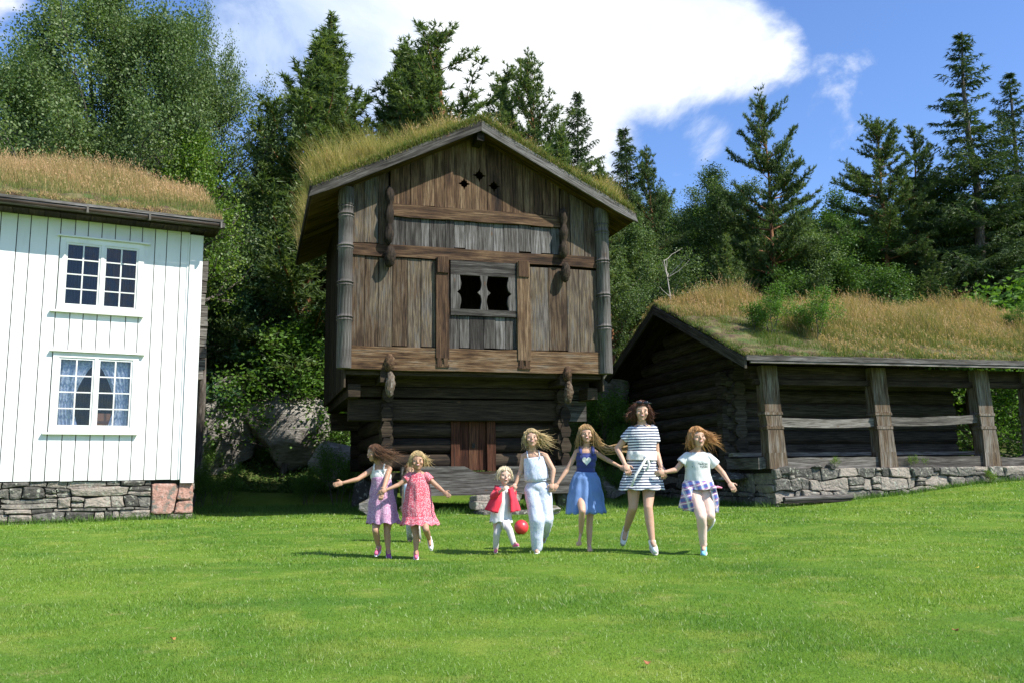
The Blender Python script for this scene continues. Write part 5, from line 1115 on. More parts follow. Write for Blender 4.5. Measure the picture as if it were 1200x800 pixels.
def person(sp):
    Y0=sp['Y']; J={k:at(v[0],v[1],Y0+(v[2] if len(v)>2 else 0)) for k,v in sp['j'].items()}
    S=sp['S']; fat=sp.get('fat',1.); B=Blob(); G=J
    base=vv(G['hip'][0],G['hip'][1],float(zt(G['hip'][0],G['hip'][1])))
    hd=G['head']; hh=sp['hh']; look=nrm(vv(*sp.get('look',(0,-1,0)))); up=nrm(vv(*sp.get('up',(0,0,1)))); up=nrm(up-look*np.dot(up,look)); rt=np.cross(look,up)  # rt = person's right-hand axis in image terms
    # head
    B.ell(hd+up*hh*.16-look*hh*.10,rt*hh*.70,look*hh*.84,up*hh*.82); B.ell(hd-up*hh*.30+look*hh*.16,rt*hh*.52,look*hh*.52,up*hh*.60); B.ell(hd-up*hh*.74+look*hh*.38,rt*hh*.22,look*hh*.2,up*hh*.18)
    B.ell(hd-up*hh*.12+look*hh*.74,rt*hh*.10,look*hh*.17,up*hh*.15); B.cone(hd+up*hh*.10+look*hh*.68,hh*.07,hd-up*hh*.12+look*hh*.80,hh*.09)
    for s in (-1,1):
        B.ell(hd+rt*s*hh*.36-up*hh*.22+look*hh*.50,rt*hh*.2,look*hh*.18,up*hh*.2)      # cheek
        B.ell(hd+rt*s*hh*.70-look*hh*.02,rt*hh*.07,look*hh*.15,up*hh*.2)       # ear
        B.ell(hd+rt*s*hh*.28+up*hh*.18+look*hh*.56,rt*hh*.2,look*hh*.12,up*hh*.06)   # brow
    nk=G['neck']; hip=G['hip']; sp_=nk-hip; L=np.linalg.norm(sp_); ud=sp_/L; sw=nrm(G['shR']-G['shL']); fw=nrm(np.cross(ud,sw))
    if fw[1]>0: fw=-fw
    B.cone(nk-ud*.02*S,.052*S,hd-up*hh*.45-look*hh*.12,.047*S)
    B.cone(lerp(nk,G['shL'],.25),.05*S,G['shL'],.046*S); B.cone(lerp(nk,G['shR'],.25),.05*S,G['shR'],.046*S)
    prof=[(.02,.155,.105),(.14,.16,.112),(.30,.14,.10),(.46,.122*fat,.092*fat),(.60,.128,.096),(.76,.145,.10),(.88,.145,.085)]
    for t,rx,ry in prof:
        c=hip+ud*L*t; B.ell(c,sw*rx*S*.97,fw*ry*S,ud*L*.16)
    shw=np.linalg.norm(G['shR']-G['shL'])
    G['_chest']=hip+ud*L*.78
    limb=sp.get('limb',1.)
    for s in 'LR':
        B.cone(G['sh'+s],.046*S*limb,G['el'+s],.034*S*limb); B.cone(G['el'+s],.035*S*limb,G['ha'+s],.0235*S*limb); B.cone(lerp(G['el'+s],G['ha'+s],.12),.036*S*limb,lerp(G['el'+s],G['ha'+s],.5),.030*S*limb)
        # hand: palm, four fingers, thumb
        w=G['ha'+s]; fd=nrm(w-G['el'+s]) if sp.get('hd'+s) is None else nrm(vv(*sp['hd'+s])); cl=sp.get('curl',{}).get(s,.5)
        pn=nrm(np.cross(fd,vv(0,1,0))) if abs(fd[1])<.9 else vv(0,0,1); pn=nrm(np.cross(fd,pn)); side=np.cross(fd,pn); 
        if side[2]<0 and abs(side[2])>.2: side=-side
        B.ell(w+fd*.045*S,side*.038*S,fd*.05*S,pn*.016*S)
        tips=[.066,.076,.072,.056]
        for q in range(4):
            o=(1.5-q)*.0185*S; a=w+fd*.082*S+side*o; l=tips[q]*S; d1=nrm(fd-pn*cl*.7+side*(1.5-q)*.05); b=a+d1*l*.5; d2=nrm(fd-pn*cl*2.2); B.cone(a-fd*.02*S,.0088*S,b,.008*S,k=8); B.cone(b,.008*S,b+d2*l*.5,.0068*S,k=8)
        a=w+fd*.03*S+side*.034*S; b=a+nrm(fd*.8+side*.8-pn*.2)*.035*S; B.cone(a-side*.01*S,.0115*S,b,.009*S,k=8); B.cone(b,.009*S,b+nrm(fd+side*.2-pn*.3*cl)*.028*S,.0075*S,k=8)
        k=G['kn'+s]; an=G['an'+s]; hp=hip+sw*(-.085 if s=='L' else .085)*S-ud*.02*S
        B.cone(hp,.085*S*limb,lerp(hp,k,.5),.070*S*limb); B.cone(lerp(hp,k,.45),.072*S*limb,k,.050*S*limb); B.cone(k,.050*S*limb,lerp(k,an,.35)+vv(0,.012*S,0),.050*S*limb); B.cone(lerp(k,an,.35)+vv(0,.012*S,0),.050*S*limb,an,.031*S*limb)
        td=nrm(G['to'+s]-an); fl=.15*S
        if not sp.get('shoe'):
            B.cone(an-td*.015*S,.03*S,an+td*.10*S,.030*S,flat=.7); B.cone(an+td*.10*S,.032*S,an+td*.145*S,.024*S,flat=.6)
            for q in range(5): B.cone(an+td*.13*S+sw*(q-2)*.014*S,.011*S,an+td*(.178-.006*abs(q-1.5))*S+sw*(q-2)*.015*S,.009*S,k=8)
        else: B.cone(an,.03*S,an+td*.09*S,.026*S)
    body=B.remesh('person',sp['skin'],None,base,vox=.0052 if S>.7 else .0046,it=2)
    body.location=tuple(base); tag(body,sp['label'],'person')
    O=base
    # face
    for s in (-1,1):
        e=hd+rt*s*hh*.29+up*hh*.03+look*hh*.655; b=Blob(); b.ell(e,rt*hh*.115,look*hh*.05,up*hh*.045,10,6); ey=simple('eye',b,M_eyew,body,O)
        b=Blob(); b.ell(e+look*hh*.02,rt*hh*.06,look*hh*.035,up*hh*.05,8,6); simple('iris',b,M_eye,ey,O)
        b=Blob(); b.ell(e+up*hh*.16+look*hh*.02,rt*hh*.14,look*hh*.03,up*hh*.02,10,6); simple('eyebrow',b,sp.get('brow',M_brow),body,O)
    mo=hd-up*hh*.42+look*hh*.70; b=Blob(); b.ell(mo,rt*hh*.21,look*hh*.08,up*hh*.07,12,6); mt=simple('mouth',b,M_lip,body,O); b=Blob(); b.ell(mo+look*hh*.03+up*hh*.02,rt*hh*.14,look*hh*.06,up*hh*.032,12,6); simple('teeth',b,M_teeth,mt,O)
    # shoes
    if sp.get('shoe'):
        for s in 'LR':
            an=G['an'+s]; td=nrm(G['to'+s]-an); dn=sp.get('sole'+s); m1=sp['shoe'][0 if s=='L' else 1]
            kd=nrm(G['kn'+s]-an); dn=-nrm(kd-td*np.dot(kd,td)); b=Blob(); h=.035*S
            b.cone(an+dn*h*.6-td*.03*S,.040*S,an+td*.06*S+dn*h*.9,.037*S); b.cone(an+td*.05*S+dn*h*.9,.040*S,an+td*.135*S+dn*h*1.1,.032*S,flat=1.); b.cone(an-td*.005*S,.038*S,an+dn*h,.04*S)
            so_=b.remesh('shoe',m1,body,O,vox=.006,it=2); b=Blob(); sd=np.cross(td,dn)
            b.ell(an+td*.055*S+dn*h*2.05,td*.125*S,sd*.044*S,dn*.012*S,16,6); simple('sole',b,S_sole if sp.get('darksole') else S_white,so_,O)
    # hair
    hr=sp['hair']; hm=hr['mat']; rng=np.random.default_rng(hr.get('seed',1)); b=MB(3); n=hr['n']; Lh=hr['len']
    cap=Blob(); cap.ell(hd+up*hh*.20-look*hh*.15,rt*hh*.80,look*hh*.88,up*hh*.86,20,14)
    hl=hr.get('line',.34)
    cm=cap.remesh('hair',hm,body,O,vox=.008,it=1,cut=lambda p:(np.dot(p-hd,look)/hh<.42+.0*0 or np.dot(p-hd,up)/hh>.62) and np.dot(p-hd,up)/hh>(-.45 if np.dot(p-hd,look)/hh<.1 else hl-.25) )
    a=cm.data.attributes.new('rnd','FLOAT','FACE'); a.data.foreach_set('value',np.full(len(cm.data.polygons),.45,np.float32))
    wind=vv(*hr['wind']); grav=vv(*hr.get('grav',(0,0,-.5)))
    for i in range(n):
        th=rng.uniform(0,2*math.pi); z=rng.uniform(-.25,1)**1.; rr_=math.sqrt(max(0,1-z*z)); q=rt*math.cos(th)*rr_*.80+look*math.sin(th)*rr_*.86; 
        if math.sin(th)>.45 and z<.62: q=rt*math.cos(th)*.80*1.0+look*.25; z=max(z,.1)
        q=q*hh+up*z*hh*.86; p0=hd+up*hh*.20-look*hh*.15+q; out=nrm(q); l=Lh*hh*rng.uniform(.55,1.15)
        side_=1 if np.dot(out,rt)>0 else -1
        wv=wind*rng.uniform(.5,1.3)+rng.normal(size=3)*hr.get('mess',.12); pts=[]; wav=hr.get('wave',.0); f=rng.uniform(0,6)
        dn_=nrm(-up*.9+out*.35)
        for k in range(8):
            t=k/7; p=p0+out*hh*.05+ dn_*l*t*(1-.35*t)*(1-hr.get('lift',0.))+ (wv*l)*t**1.5+grav*l*t**2*.4+ (rt*math.sin(t*9+f)+up*math.cos(t*8+f)*.6)*wav*hh*t
            # stay outside the skull
            c=p-(hd+up*hh*.12-look*hh*.1); e=math.sqrt((np.dot(c,rt)/.80)**2+(np.dot(c,look)/.90)**2+(np.dot(c,up)/.92)**2)/hh
            if e<1.03: p=p+c*(1.03/max(e,.3)-1)
            c=p-hd; fx=np.dot(c,look)/hh; sx_=np.dot(c,rt)/hh; uz=np.dot(c,up)/hh
            if fx>.0 and abs(sx_)<.66 and uz<.50: p=p+rt*((.66+.06*rng.random())*(1 if sx_>=0 else -1)-sx_)*hh*min(1,(.62-uz)*4)-look*max(0,fx-.35)*hh
            pts.append(p-O)
        w=hr.get('w',.055)*hh; rad=[w*.8,w,w,w*.95,w*.85,w*.7,w*.45,w*.12]; b.tube([tuple(p) for p in pts],rad,4,rn=float(rng.random()),sq=.45)
    b.build('hair_locks',hm,cm,True,recalc=False)
    return body,G,O,dict(ud=ud,sw=sw,fw=fw,L=L,hd=hd,hh=hh,rt=rt,up=up,look=look)
def tube_on(name,pts,rad,mat,parent,org,k=10,sq=1.):
    b=MB(1); b.tube([tuple(np.asarray(p)-org) for p in pts],rad,k,sq=sq); return b.build(name,mat,parent,True,recalc=False)
def shell(name,cones,mat,parent,org,cut=None,vox=.008,it=5,solid=.004,ells=()):
    b=Blob()
    for c in cones: b.cone(*c)
    for e in ells: b.ell(*e)
    return b.remesh(name,mat,parent,org,vox=vox,it=it,cut=cut,solid=solid)
def bodice(name,G,I,S,mat,P,O,top=.93,bot=.42,g=.014,fat=1.,straps=True,neckcut=None):
    hip=G['hip'];ud=I['ud'];L=I['L'];b=Blob()
    for t,rx,ry in [(.02,.155,.105),(.14,.16,.112),(.30,.14,.10),(.46,.122*fat,.092*fat),(.60,.128,.096),(.76,.145,.10),(.88,.145,.085)]:
        b.ell(hip+ud*L*t,I['sw']*(rx*S*.97+g),I['fw']*(ry*S+g),ud*L*.18)
    def cut(p):
        t=np.dot(p-hip,ud)/L; return bot<t<top+.06*abs(np.dot(p-hip,I['sw']))/(.12*S)*0
    return b.remesh(name,mat,P,O,vox=.007,it=4,cut=cut,solid=.003)
def straps(G,I,S,mat,P,O,t0=.8,x=.075,w=.009,sq=.6):
    hip=G['hip'];ud=I['ud'];L=I['L']
    for s in (-1,1):
        c=hip+ud*L*t0+I['sw']*s*x*S; pts=[c+I['fw']*.108*S,c+ud*L*.12+I['fw']*.088*S,hip+ud*L*1.03+I['sw']*s*x*S+I['fw']*.03*S,c+ud*L*.14-I['fw']*.085*S,c-I['fw']*.1*S]; tube_on('strap',pts,w*S*1.,mat,P,O,8,sq)
# 1 girl in lilac dress, arm stretched out
g1=dict(Y=9.9,S=.76,hh=.098,skin=SK2,label='girl in a lilac dress with white lace top, looking left, one arm stretched out',
 j=dict(head=(438.5,530.5,-.02),neck=(445.5,544.5,.02),shL=(437.5,549,.02),shR=(456,549,-.0),elL=(419,561,-.1),haL=(402.5,565,-.16),elR=(451.5,566,-.14),haR=(448.5,575,-.22),hip=(449,598,.02),knL=(440,621,-.10),anL=(443.5,640,.04),toL=(440,646,-.08),knR=(453.5,622,-.02),anR=(455,645,.0),toR=(456,650,-.12)),
 look=(-.82,-.55,-.05),up=(.05,0,1),curl=dict(L=.25,R=1.),shoe=(S_pink,S_purple),hair=dict(mat=H_dark,n=360,len=2.2,wind=(.75,.1,.28),mess=.22,wave=.13,seed=4,w=.042))
P,G,O,I=person(g1); S_=g1['S']; bodice('lace_top',G,I,S_,C_lace,P,O,.90,.66); straps(G,I,S_,C_lace,P,O,.84,.075,.013)
h=G['hip'];ud=I['ud'];L=I['L']
loft('dress',[(h+ud*L*.74,.128*S_,.115*S_,.25,ud),(h+ud*L*.45,.155*S_,.135*S_,.6,ud),(h+ud*L*.1,.195*S_,.17*S_,1.,ud),(h-vv(-.0,0,.085),.222*S_,.20*S_,1.2),(h-vv(-.01,0,.135),.24*S_,.21*S_,1.3)],C_lilac,P,O,9,.06,seed=1,hemw=.008)
# 2 girl in red print dress
g2=dict(Y=9.75,S=.70,hh=.105,skin=SK2,label='smiling girl in a red and white print dress beside the girl in lilac',
 j=dict(head=(489.5,539.5,-.03),neck=(489.5,553.5,.0),shL=(480.5,557.5,-.0),shR=(499.5,557.5,.0),elL=(467,567.5,-.04),haL=(453.5,573,-.1),elR=(513,569.5,-.03),haR=(520,575.5,-.1),hip=(490,601,.02),knL=(487.5,626,-.02),anL=(487.5,646,.0),toL=(488,651,-.12),knR=(499,619.5,-.16),anR=(503,631,.05),toR=(504.5,640,.02)),
 look=(.10,-1,-.02),up=(-.08,0,1),curl=dict(L=1.,R=.5),shoe=(S_pink,S_white),hair=dict(mat=H_blond,n=280,len=1.6,wind=(.10,.25,.22),mess=.16,wave=.08,seed=5,w=.04,lift=.15))
P,G,O,I=person(g2); S_=g2['S']; h=G['hip'];ud=I['ud'];L=I['L']
loft('dress',[(h+ud*L*1.0,.062*S_,.058*S_,.1,ud),(h+ud*L*.92,.135*S_,.085*S_,.3,ud),(h+ud*L*.76,.165*S_,.122*S_,.6,ud),(h+ud*L*.4,.19*S_,.15*S_,.9,ud),(h+ud*L*.05,.235*S_,.19*S_,1.,ud),(h-vv(-.01,0,.03),.245*S_,.20*S_,.9),(h-vv(-.01,0,.06),.262*S_,.22*S_,1.),(h-vv(-.015,0,.125),.30*S_,.25*S_,1.3)],C_pinkfl,P,O,11,.055,seed=2,hemw=.008)
for s in 'LR': shell('sleeve',[(G['sh'+s]+ud*.004,.060*S_,lerp(G['sh'+s],G['el'+s],.38),.062*S_)],C_pinkfl,P,O,cut=lambda p,s=s:np.dot(p-lerp(G['sh'+s],G['el'+s],.42),nrm(G['el'+s]-G['sh'+s]))<0)
# 3 child behind, almost hidden
g3=dict(Y=11.8,S=.66,hh=.098,skin=SK2,label='small child in a white top and spotted trousers, mostly hidden behind the two leftmost girls',
 j=dict(head=(481.0,551,.0),neck=(483.0,564,.0),shL=(476.0,567.5,.0),shR=(492.0,567.5,.0),elL=(473.0,580,.05),haL=(472.0,591,.0),elR=(494.0,581,.05),haR=(494.0,591,.0),hip=(484.0,598,.0),knL=(480.0,615,-.02),anL=(480.5,631,.08),toL=(480.0,635,.0),knR=(488.0,616,-.1),anR=(490.5,631,.0),toR=(492.0,636.5,-.12)),
 look=(.0,-1,0),shoe=(S_navy,S_navy),hair=dict(mat=H_dark,n=90,len=1.4,wind=(.1,.1,.1),seed=6))
P,G,O,I=person(g3); S_=g3['S']; h=G['hip'];ud=I['ud'];L=I['L']
loft('tunic',[(h+ud*L*1.0,.06*S_,.055*S_,.1,ud),(h+ud*L*.9,.15*S_,.095*S_,.3,ud),(h+ud*L*.5,.16*S_,.13*S_,.6,ud),(h+ud*L*.0,.19*S_,.16*S_,1.,ud),(h-vv(0,0,.06),.20*S_,.17*S_,1.)],C_pale,P,O,8,.05,seed=3)
for s in 'LR': tube_on('trouser_leg',[h+I['sw']*(-.08 if s=='L' else .08)*S_,lerp(h,G['kn'+s],.6),G['kn'+s],lerp(G['kn'+s],G['an'+s],.5),G['an'+s]],[.1*S_,.09*S_,.075*S_,.068*S_,.06*S_],C_dotp,P,O,14)
# 4 toddler
g4=dict(Y=10.1,S=.54,hh=.104,fat=1.12,limb=1.12,skin=SK3,label='laughing toddler with white blond hair in an open red cardigan over a white tunic',
 j=dict(head=(591.5,557,-.03),neck=(590.5,569.5,.0),shL=(583,573,.0),shR=(598,573,.02),elL=(577.5,581,-.08),haL=(587,574.5,-.17),elR=(602,580,.0),haR=(602.5,573.5,-.03),hip=(587,606,.03),knL=(582,625,-.03),anL=(581,641,.03),toL=(581,646,-.10),knR=(597,620,-.14),anR=(602,636,-.16),toR=(609,635.5,-.26)),
 look=(.28,-1,.02),up=(.10,.0,1),curl=dict(L=.7,R=1.),shoe=(S_pink,S_pink),darksole=True,brow=H_blond,hair=dict(mat=H_white,n=260,len=.9,wind=(-.05,.1,.1),mess=.07,seed=7,w=.038,line=.4,lift=.1))
P,G,O,I=person(g4); S_=g4['S']; h=G['hip'];ud=I['ud'];L=I['L']
loft('tunic',[(h+ud*L*1.0,.07*S_,.065*S_,.1,ud),(h+ud*L*.88,.15*S_,.10*S_,.2,ud),(h+ud*L*.5,.17*S_,.15*S_,.5,ud),(h+ud*L*.05,.21*S_,.18*S_,.8,ud),(h-vv(-.0,0,.05),.235*S_,.20*S_,1.1)],C_whited,P,O,7,.045,seed=4,hemw=.01)
for s in 'LR': shell('legging',[(lerp(h,G['kn'+s],.25),.095*S_,G['kn'+s],.068*S_),(G['kn'+s],.068*S_,G['an'+s],.052*S_)],C_legg,P,O)
for s in 'LR': shell('cardigan_sleeve',[(G['sh'+s],.072*S_,G['el'+s],.062*S_),(G['el'+s],.062*S_,lerp(G['el'+s],G['ha'+s],.75),.05*S_)],C_red,P,O,cut=lambda p,s=s:np.dot(p-lerp(G['el'+s],G['ha'+s],.82),nrm(G['ha'+s]-G['el'+s]))<0)
def flap(name,top,mid,bot,n,th,mat,P,O,seed=0):
    "hanging cloth panel: rows of (left,right) 3d points"
    rows=[top,mid,bot]; V=[];F=[]; r=random.Random(seed); m=12; k=12; ph=r.uniform(0,6)
    for i in range(m+1):
        t=i/m*2; a=rows[0] if t<=1 else rows[1]; b=rows[1] if t<=1 else rows[2]; q=t if t<=1 else t-1
        l=lerp(a[0],b[0],q); rr_=lerp(a[1],b[1],q)
        for j in range(k+1): s=j/k; V.append(lerp(l,rr_,s)+n*(.012*math.sin(s*9+ph+i*.1)*(i/m)+.03*math.sin(s*math.pi))-O)
    for i in range(m):
        for j in range(k): a=i*(k+1)+j; F.append((a,a+1,a+k+2,a+k+1))
    me=bpy.data.meshes.new(name); me.from_pydata([tuple(v) for v in V],[],F); o=link(name,me,mat,P,True); q=o.modifiers.new('t','SOLIDIFY'); q.thickness=th; q.offset=0; return o
a_=lambda x,y,d=0.,Y=10.1:at(x,y,Y+d)
flap('cardigan_front',(a_(580,569,-.03),a_(588.5,571.5,-.075)),(a_(574,585,-.05),a_(588,587,-.11)),(a_(568,596,-.04),a_(583,601,-.12)),vv(-.2,-1,0),.008,C_red,P,O,1)
flap('cardigan_front',(a_(595,572,-.07),a_(600.5,570,-.03)),(a_(598,585,-.10),a_(605,582,-.02)),(a_(598,600,-.11),a_(610.5,597,-.0)),vv(.2,-1,0),.008,C_red,P,O,2)
flap('cardigan_back',(a_(580,568,.06),a_(600,569,.06)),(a_(575,585,.09),a_(606,584,.09)),(a_(569,596,.10),a_(610,597,.10)),vv(0,1,0),.008,C_red,P,O,3)
tube_on('tunic_tie',[a_(590,611,-.12),a_(590.5,616,-.13),a_(590,620,-.12)],.004,C_whited,P,O,6)
# 5 girl in pale jumpsuit
g5=dict(Y=10.1,S=.81,hh=.108,skin=SK1,label='blond girl in a long pale blue sleeveless jumpsuit, hair flying to the right',
 j=dict(head=(623,513,-.04),neck=(624.5,529,.02),shL=(614,534.5,.02),shR=(639,534,.02),elL=(610.5,551,.04),haL=(604,567,.0),elR=(648.5,550,-.02),haR=(647,565,-.06),hip=(630.5,575,.03),knL=(629,609,-.06),anL=(629.5,642,.0),toL=(628.5,648,-.10),knR=(640,607,.0),anR=(638,626,.30),toR=(637,633,.34)),
 look=(.05,-1,.10),up=(-.06,0,1),curl=dict(L=1.,R=1.),shoe=(S_white,S_white),hair=dict(mat=H_blond,n=460,len=1.9,wind=(.62,.3,.15),mess=.22,wave=.12,seed=8,w=.04,lift=.25))
P,G,O,I=person(g5); S_=g5['S']; h=G['hip'];ud=I['ud'];L=I['L']
loft('jumpsuit_top',[(h+ud*L*.86,.14*S_,.104*S_,.4,ud),(h+ud*L*.6,.155*S_,.128*S_,.7,ud),(h+ud*L*.32,.165*S_,.135*S_,.8,ud),(h+ud*L*.25,.138*S_,.112*S_,.5,ud)],C_pale,P,O,12,.03,seed=5); straps(G,I,S_,C_pale,P,O,.82,.085,.008)
b=Blob()
hl=h+ud*L*.2
b.ell(h+ud*L*.12,I['sw']*.165*S_,I['fw']*.125*S_,ud*L*.2)
for s,rr_ in (('L',(.12,.105,.10,.10)),('R',(.12,.105,.09,.085))):
    q=h+I['sw']*(-.075 if s=='L' else .075)*S_; b.cone(q,rr_[0]*S_,G['kn'+s],rr_[1]*S_); b.cone(G['kn'+s],rr_[1]*S_,lerp(G['kn'+s],G['an'+s],.95),rr_[3]*S_*.78)
crinkle(b.remesh('jumpsuit_trousers',C_pale,P,O,vox=.009,it=6),.016)
tube_on('belt',[h+ud*L*.27+I['sw']*.140*S_*math.cos(t)+I['fw']*.114*S_*math.sin(t) for t in np.linspace(0,2*math.pi,25)],.008,C_pale,P,O,6)
# 6 girl in navy top and blue tulle skirt
g6=dict(Y=10.25,S=.82,hh=.108,limb=.92,skin=SK1,label='barefoot girl in a navy top with a white heart and a blue tulle skirt',
 j=dict(head=(687,508,-.04),neck=(687,524.5,.0),shL=(676,529.5,.0),shR=(697,529.5,.0),elL=(664.5,550,.0),haL=(653.5,566,-.05),elR=(711,538,.05),haR=(726,546,.0),hip=(686,573,.02),knL=(682.5,598,-.22),anL=(680.5,624,-.02),toL=(679,633,-.04),knR=(691,610,.0),anR=(690.5,639,.02),toR=(691.5,645.5,-.12)),
 look=(-.03,-1,.0),up=(-.05,0,1),curl=dict(L=1.,R=1.),hair=dict(mat=H_long,n=420,len=2.3,wind=(.16,.15,.05),mess=.10,wave=.05,seed=9,w=.038,grav=(0,0,-.5)))
P,G,O,I=person(g6); S_=g6['S']; h=G['hip'];ud=I['ud'];L=I['L']
tp=bodice('top',G,I,S_,C_navy,P,O,.88,.38,.012); straps(G,I,S_,C_navy,P,O,.84,.088,.024,.5)
loft('tulle_skirt',[(h+ud*L*.42,.138*S_,.112*S_,.4,ud),(h+ud*L*.25,.185*S_,.155*S_,1.,ud),(h-vv(0,0,.08),.235*S_,.21*S_,1.2),(h-vv(-.0,0,.27),.27*S_,.24*S_,1.3)],C_tulle,P,O,13,.05,seed=6,hemw=.007)
mb=MB(); hp=[]
for k in range(28):
    t=2*math.pi*k/28; x=16*math.sin(t)**3/17; z=(13*math.cos(t)-5*math.cos(2*t)-2*math.cos(3*t)-math.cos(4*t))/17
    hp.append(tuple(h+ud*L*.70+I['sw']*x*.066*S_+ud*z*.070*S_+I['fw']*(.118-.018*x*x)*S_-O))
mb.prism(hp,tuple(I['fw']*.008)); mb.build('heart',C_heart,tp)
# flying strands of her hair towards the tall girl
b=MB(9); rng=np.random.default_rng(3)
for i in range(34):
    p0=a_(697,514+rng.uniform(-2,8),-.0,10.25); e=a_(rng.uniform(716,748),rng.uniform(519,532),rng.uniform(-.08,.1),10.25); m_=lerp(p0,e,.45)+vv(0,0,-.05+rng.normal()*.015)
    b.tube([tuple(q-O) for q in (p0,lerp(p0,m_,.6),m_,lerp(m_,e,.6),e)],[.005,.006,.005,.004,.001],4,rn=float(rng.random()))
b.build('hair_strands',H_long,P,True,recalc=False)
# 7 tall girl in striped dress
g7=dict(Y=9.95,S=1.0,hh=.118,skin=SK1,label='tallest girl in a navy striped dress with a cream cardigan knotted round her waist',
 j=dict(head=(752,481.5,-.05),neck=(752.5,499,.0),shL=(739.5,505.5,.0),shR=(766,504.5,.0),elL=(723.5,525,.05),haL=(732,543,-.08),elR=(769.5,530,.04),haR=(775,546.5,-.06),hip=(752,558,.03),knL=(742,594,.0),anL=(733.5,621,.32),toL=(731,633,.30),knR=(759.5,594,-.12),anR=(764.5,634,-.14),toR=(769,643,-.30)),
 look=(-.05,-1,-.02),up=(.05,0,1),curl=dict(L=1.,R=1.),shoe=(S_white,S_white),darksole=True,hair=dict(mat=H_brown,n=480,len=1.7,wind=(-.12,.2,.12),mess=.16,wave=.22,seed=10,w=.045,lift=.1))
P,G,O,I=person(g7); S_=1.; h=G['hip'];ud=I['ud'];L=I['L']
loft('dress',[(h+ud*L*1.02,.058,.055,.0,ud),(h+ud*L*.98,.085,.065,.1,ud),(h+ud*L*.92,.165,.09,.2,ud),(h+ud*L*.76,.165,.122,.3,ud),(h+ud*L*.5,.145,.115,.4,ud),(h+ud*L*.3,.155,.125,.6,ud),(h+ud*L*.05,.195,.16,1.,ud),(h-vv(0,0,.08),.225,.19,1.1),(h-vv(.01,0,.145),.245,.205,1.3)],C_strp,P,O,8,.05,seed=7,hemw=.007)
for s in 'LR': shell('sleeve',[(lerp(G['sh'+s],G['neck'],.1)+ud*.002,.060,lerp(G['sh'+s],G['el'+s],.45),.058)],C_strp,P,O,cut=lambda p,s=s:np.dot(p-lerp(G['sh'+s],G['el'+s],.5),nrm(G['el'+s]-G['sh'+s]))<0)
wr=h+ud*L*.42
loft('tied_cardigan',[(wr+ud*.05,.158,.130,.3,ud),(wr+ud*.01,.168,.14,1.,ud),(wr-ud*.05,.172,.145,1.,ud)],C_cream,P,O,7,.03,seed=8)
kn=a_(758,536,-.17,9.95)
b=Blob(); b.ell(kn,vv(.04,0,0),vv(0,.03,0),vv(0,0,.035)); simple('knot',b,C_cream,P,O)
tube_on('cardigan_sleeve',[kn,a_(752,545,-.19,9.95),a_(745,556,-.21,9.95),a_(740,569,-.23,9.95)],[.03,.034,.032,.026],C_cream,P,O,10,.5)
tube_on('cardigan_sleeve',[kn,a_(761,544,-.19,9.95),a_(757,551,-.2,9.95)],[.03,.032,.024],C_cream,P,O,10,.5)
b=Blob(); sgp=I['hd']+I['up']*I['hh']*.80+I['look']*I['hh']*.62
for s in (-1,1): b.ell(sgp+I['rt']*s*I['hh']*.32,I['rt']*I['hh']*.27,I['look']*I['hh']*.07,I['up']*I['hh']*.17)
b.cone(sgp-I['rt']*I['hh']*.1,.006,sgp+I['rt']*I['hh']*.1,.006)
for s in (-1,1): b.cone(sgp+I['rt']*s*I['hh']*.6,.005,sgp+I['rt']*s*I['hh']*.88-I['look']*I['hh']*.6,.005)
sg=simple('sunglasses',b,M_black,None,O); sg.location=tuple(O); tag(sg,'dark sunglasses pushed up on the hair of the tallest girl','sunglasses')
# 8 girl in white tee
g8=dict(Y=9.8,S=.86,hh=.118,skin=SK1,label='rightmost girl in a white tee and peach trousers with a plaid shirt tied on',
 j=dict(head=(817.5,512,-.05),neck=(817,528.5,.0),shL=(804.5,535.5,.0),shR=(831,536.5,.0),elL=(792,550,.0),haL=(779.5,552.5,-.03),elR=(846.5,553,.03),haR=(854.5,564.5,-.06),hip=(818,571,.04),knL=(822,605,-.12),anL=(824.5,640,-.0),toL=(824,647,-.14),knR=(832,603,-.10),anR=(832.5,612,.30),toR=(822,626,.36)),
 look=(.18,-1,.05),up=(-.12,0,1),curl=dict(L=1.,R=.8),shoe=(S_blue,S_grey),hair=dict(mat=H_ging,n=520,len=2.1,wind=(.42,.2,.14),mess=.18,wave=.08,seed=11,w=.042,lift=.2))
P,G,O,I=person(g8); S_=g8['S']; h=G['hip'];ud=I['ud'];L=I['L']
loft('tee_shirt',[(h+ud*L*.98,.085*S_,.07*S_,.0,ud),(h+ud*L*.92,.155*S_,.09*S_,.2,ud),(h+ud*L*.76,.17*S_,.128*S_,.3,ud),(h+ud*L*.5,.15*S_,.122*S_,.7,ud),(h+ud*L*.22,.165*S_,.13*S_,1.,ud),(h+ud*L*.10,.172*S_,.135*S_,1.,ud)],C_tee,P,O,6,.035,seed=9)
for s in 'LR': shell('sleeve',[(lerp(G['sh'+s],G['neck'],.1),.063*S_,lerp(G['sh'+s],G['el'+s],.42),.07*S_)],C_tee,P,O,cut=lambda p,s=s:np.dot(p-lerp(G['sh'+s],G['el'+s],.46),nrm(G['el'+s]-G['sh'+s]))<0)
b=Blob()
for s in 'LR':
    q=h+I['sw']*(-.085 if s=='L' else .085)*S_; b.cone(q,.105*S_,lerp(q,G['kn'+s],.5),.088*S_); b.cone(lerp(q,G['kn'+s],.5),.088*S_,G['kn'+s],.066*S_); b.cone(G['kn'+s],.066*S_,lerp(G['kn'+s],G['an'+s],.35)+vv(0,.01,0),.062*S_); b.cone(lerp(G['kn'+s],G['an'+s],.35)+vv(0,.01,0),.062*S_,lerp(G['kn'+s],G['an'+s],.93),.045*S_)
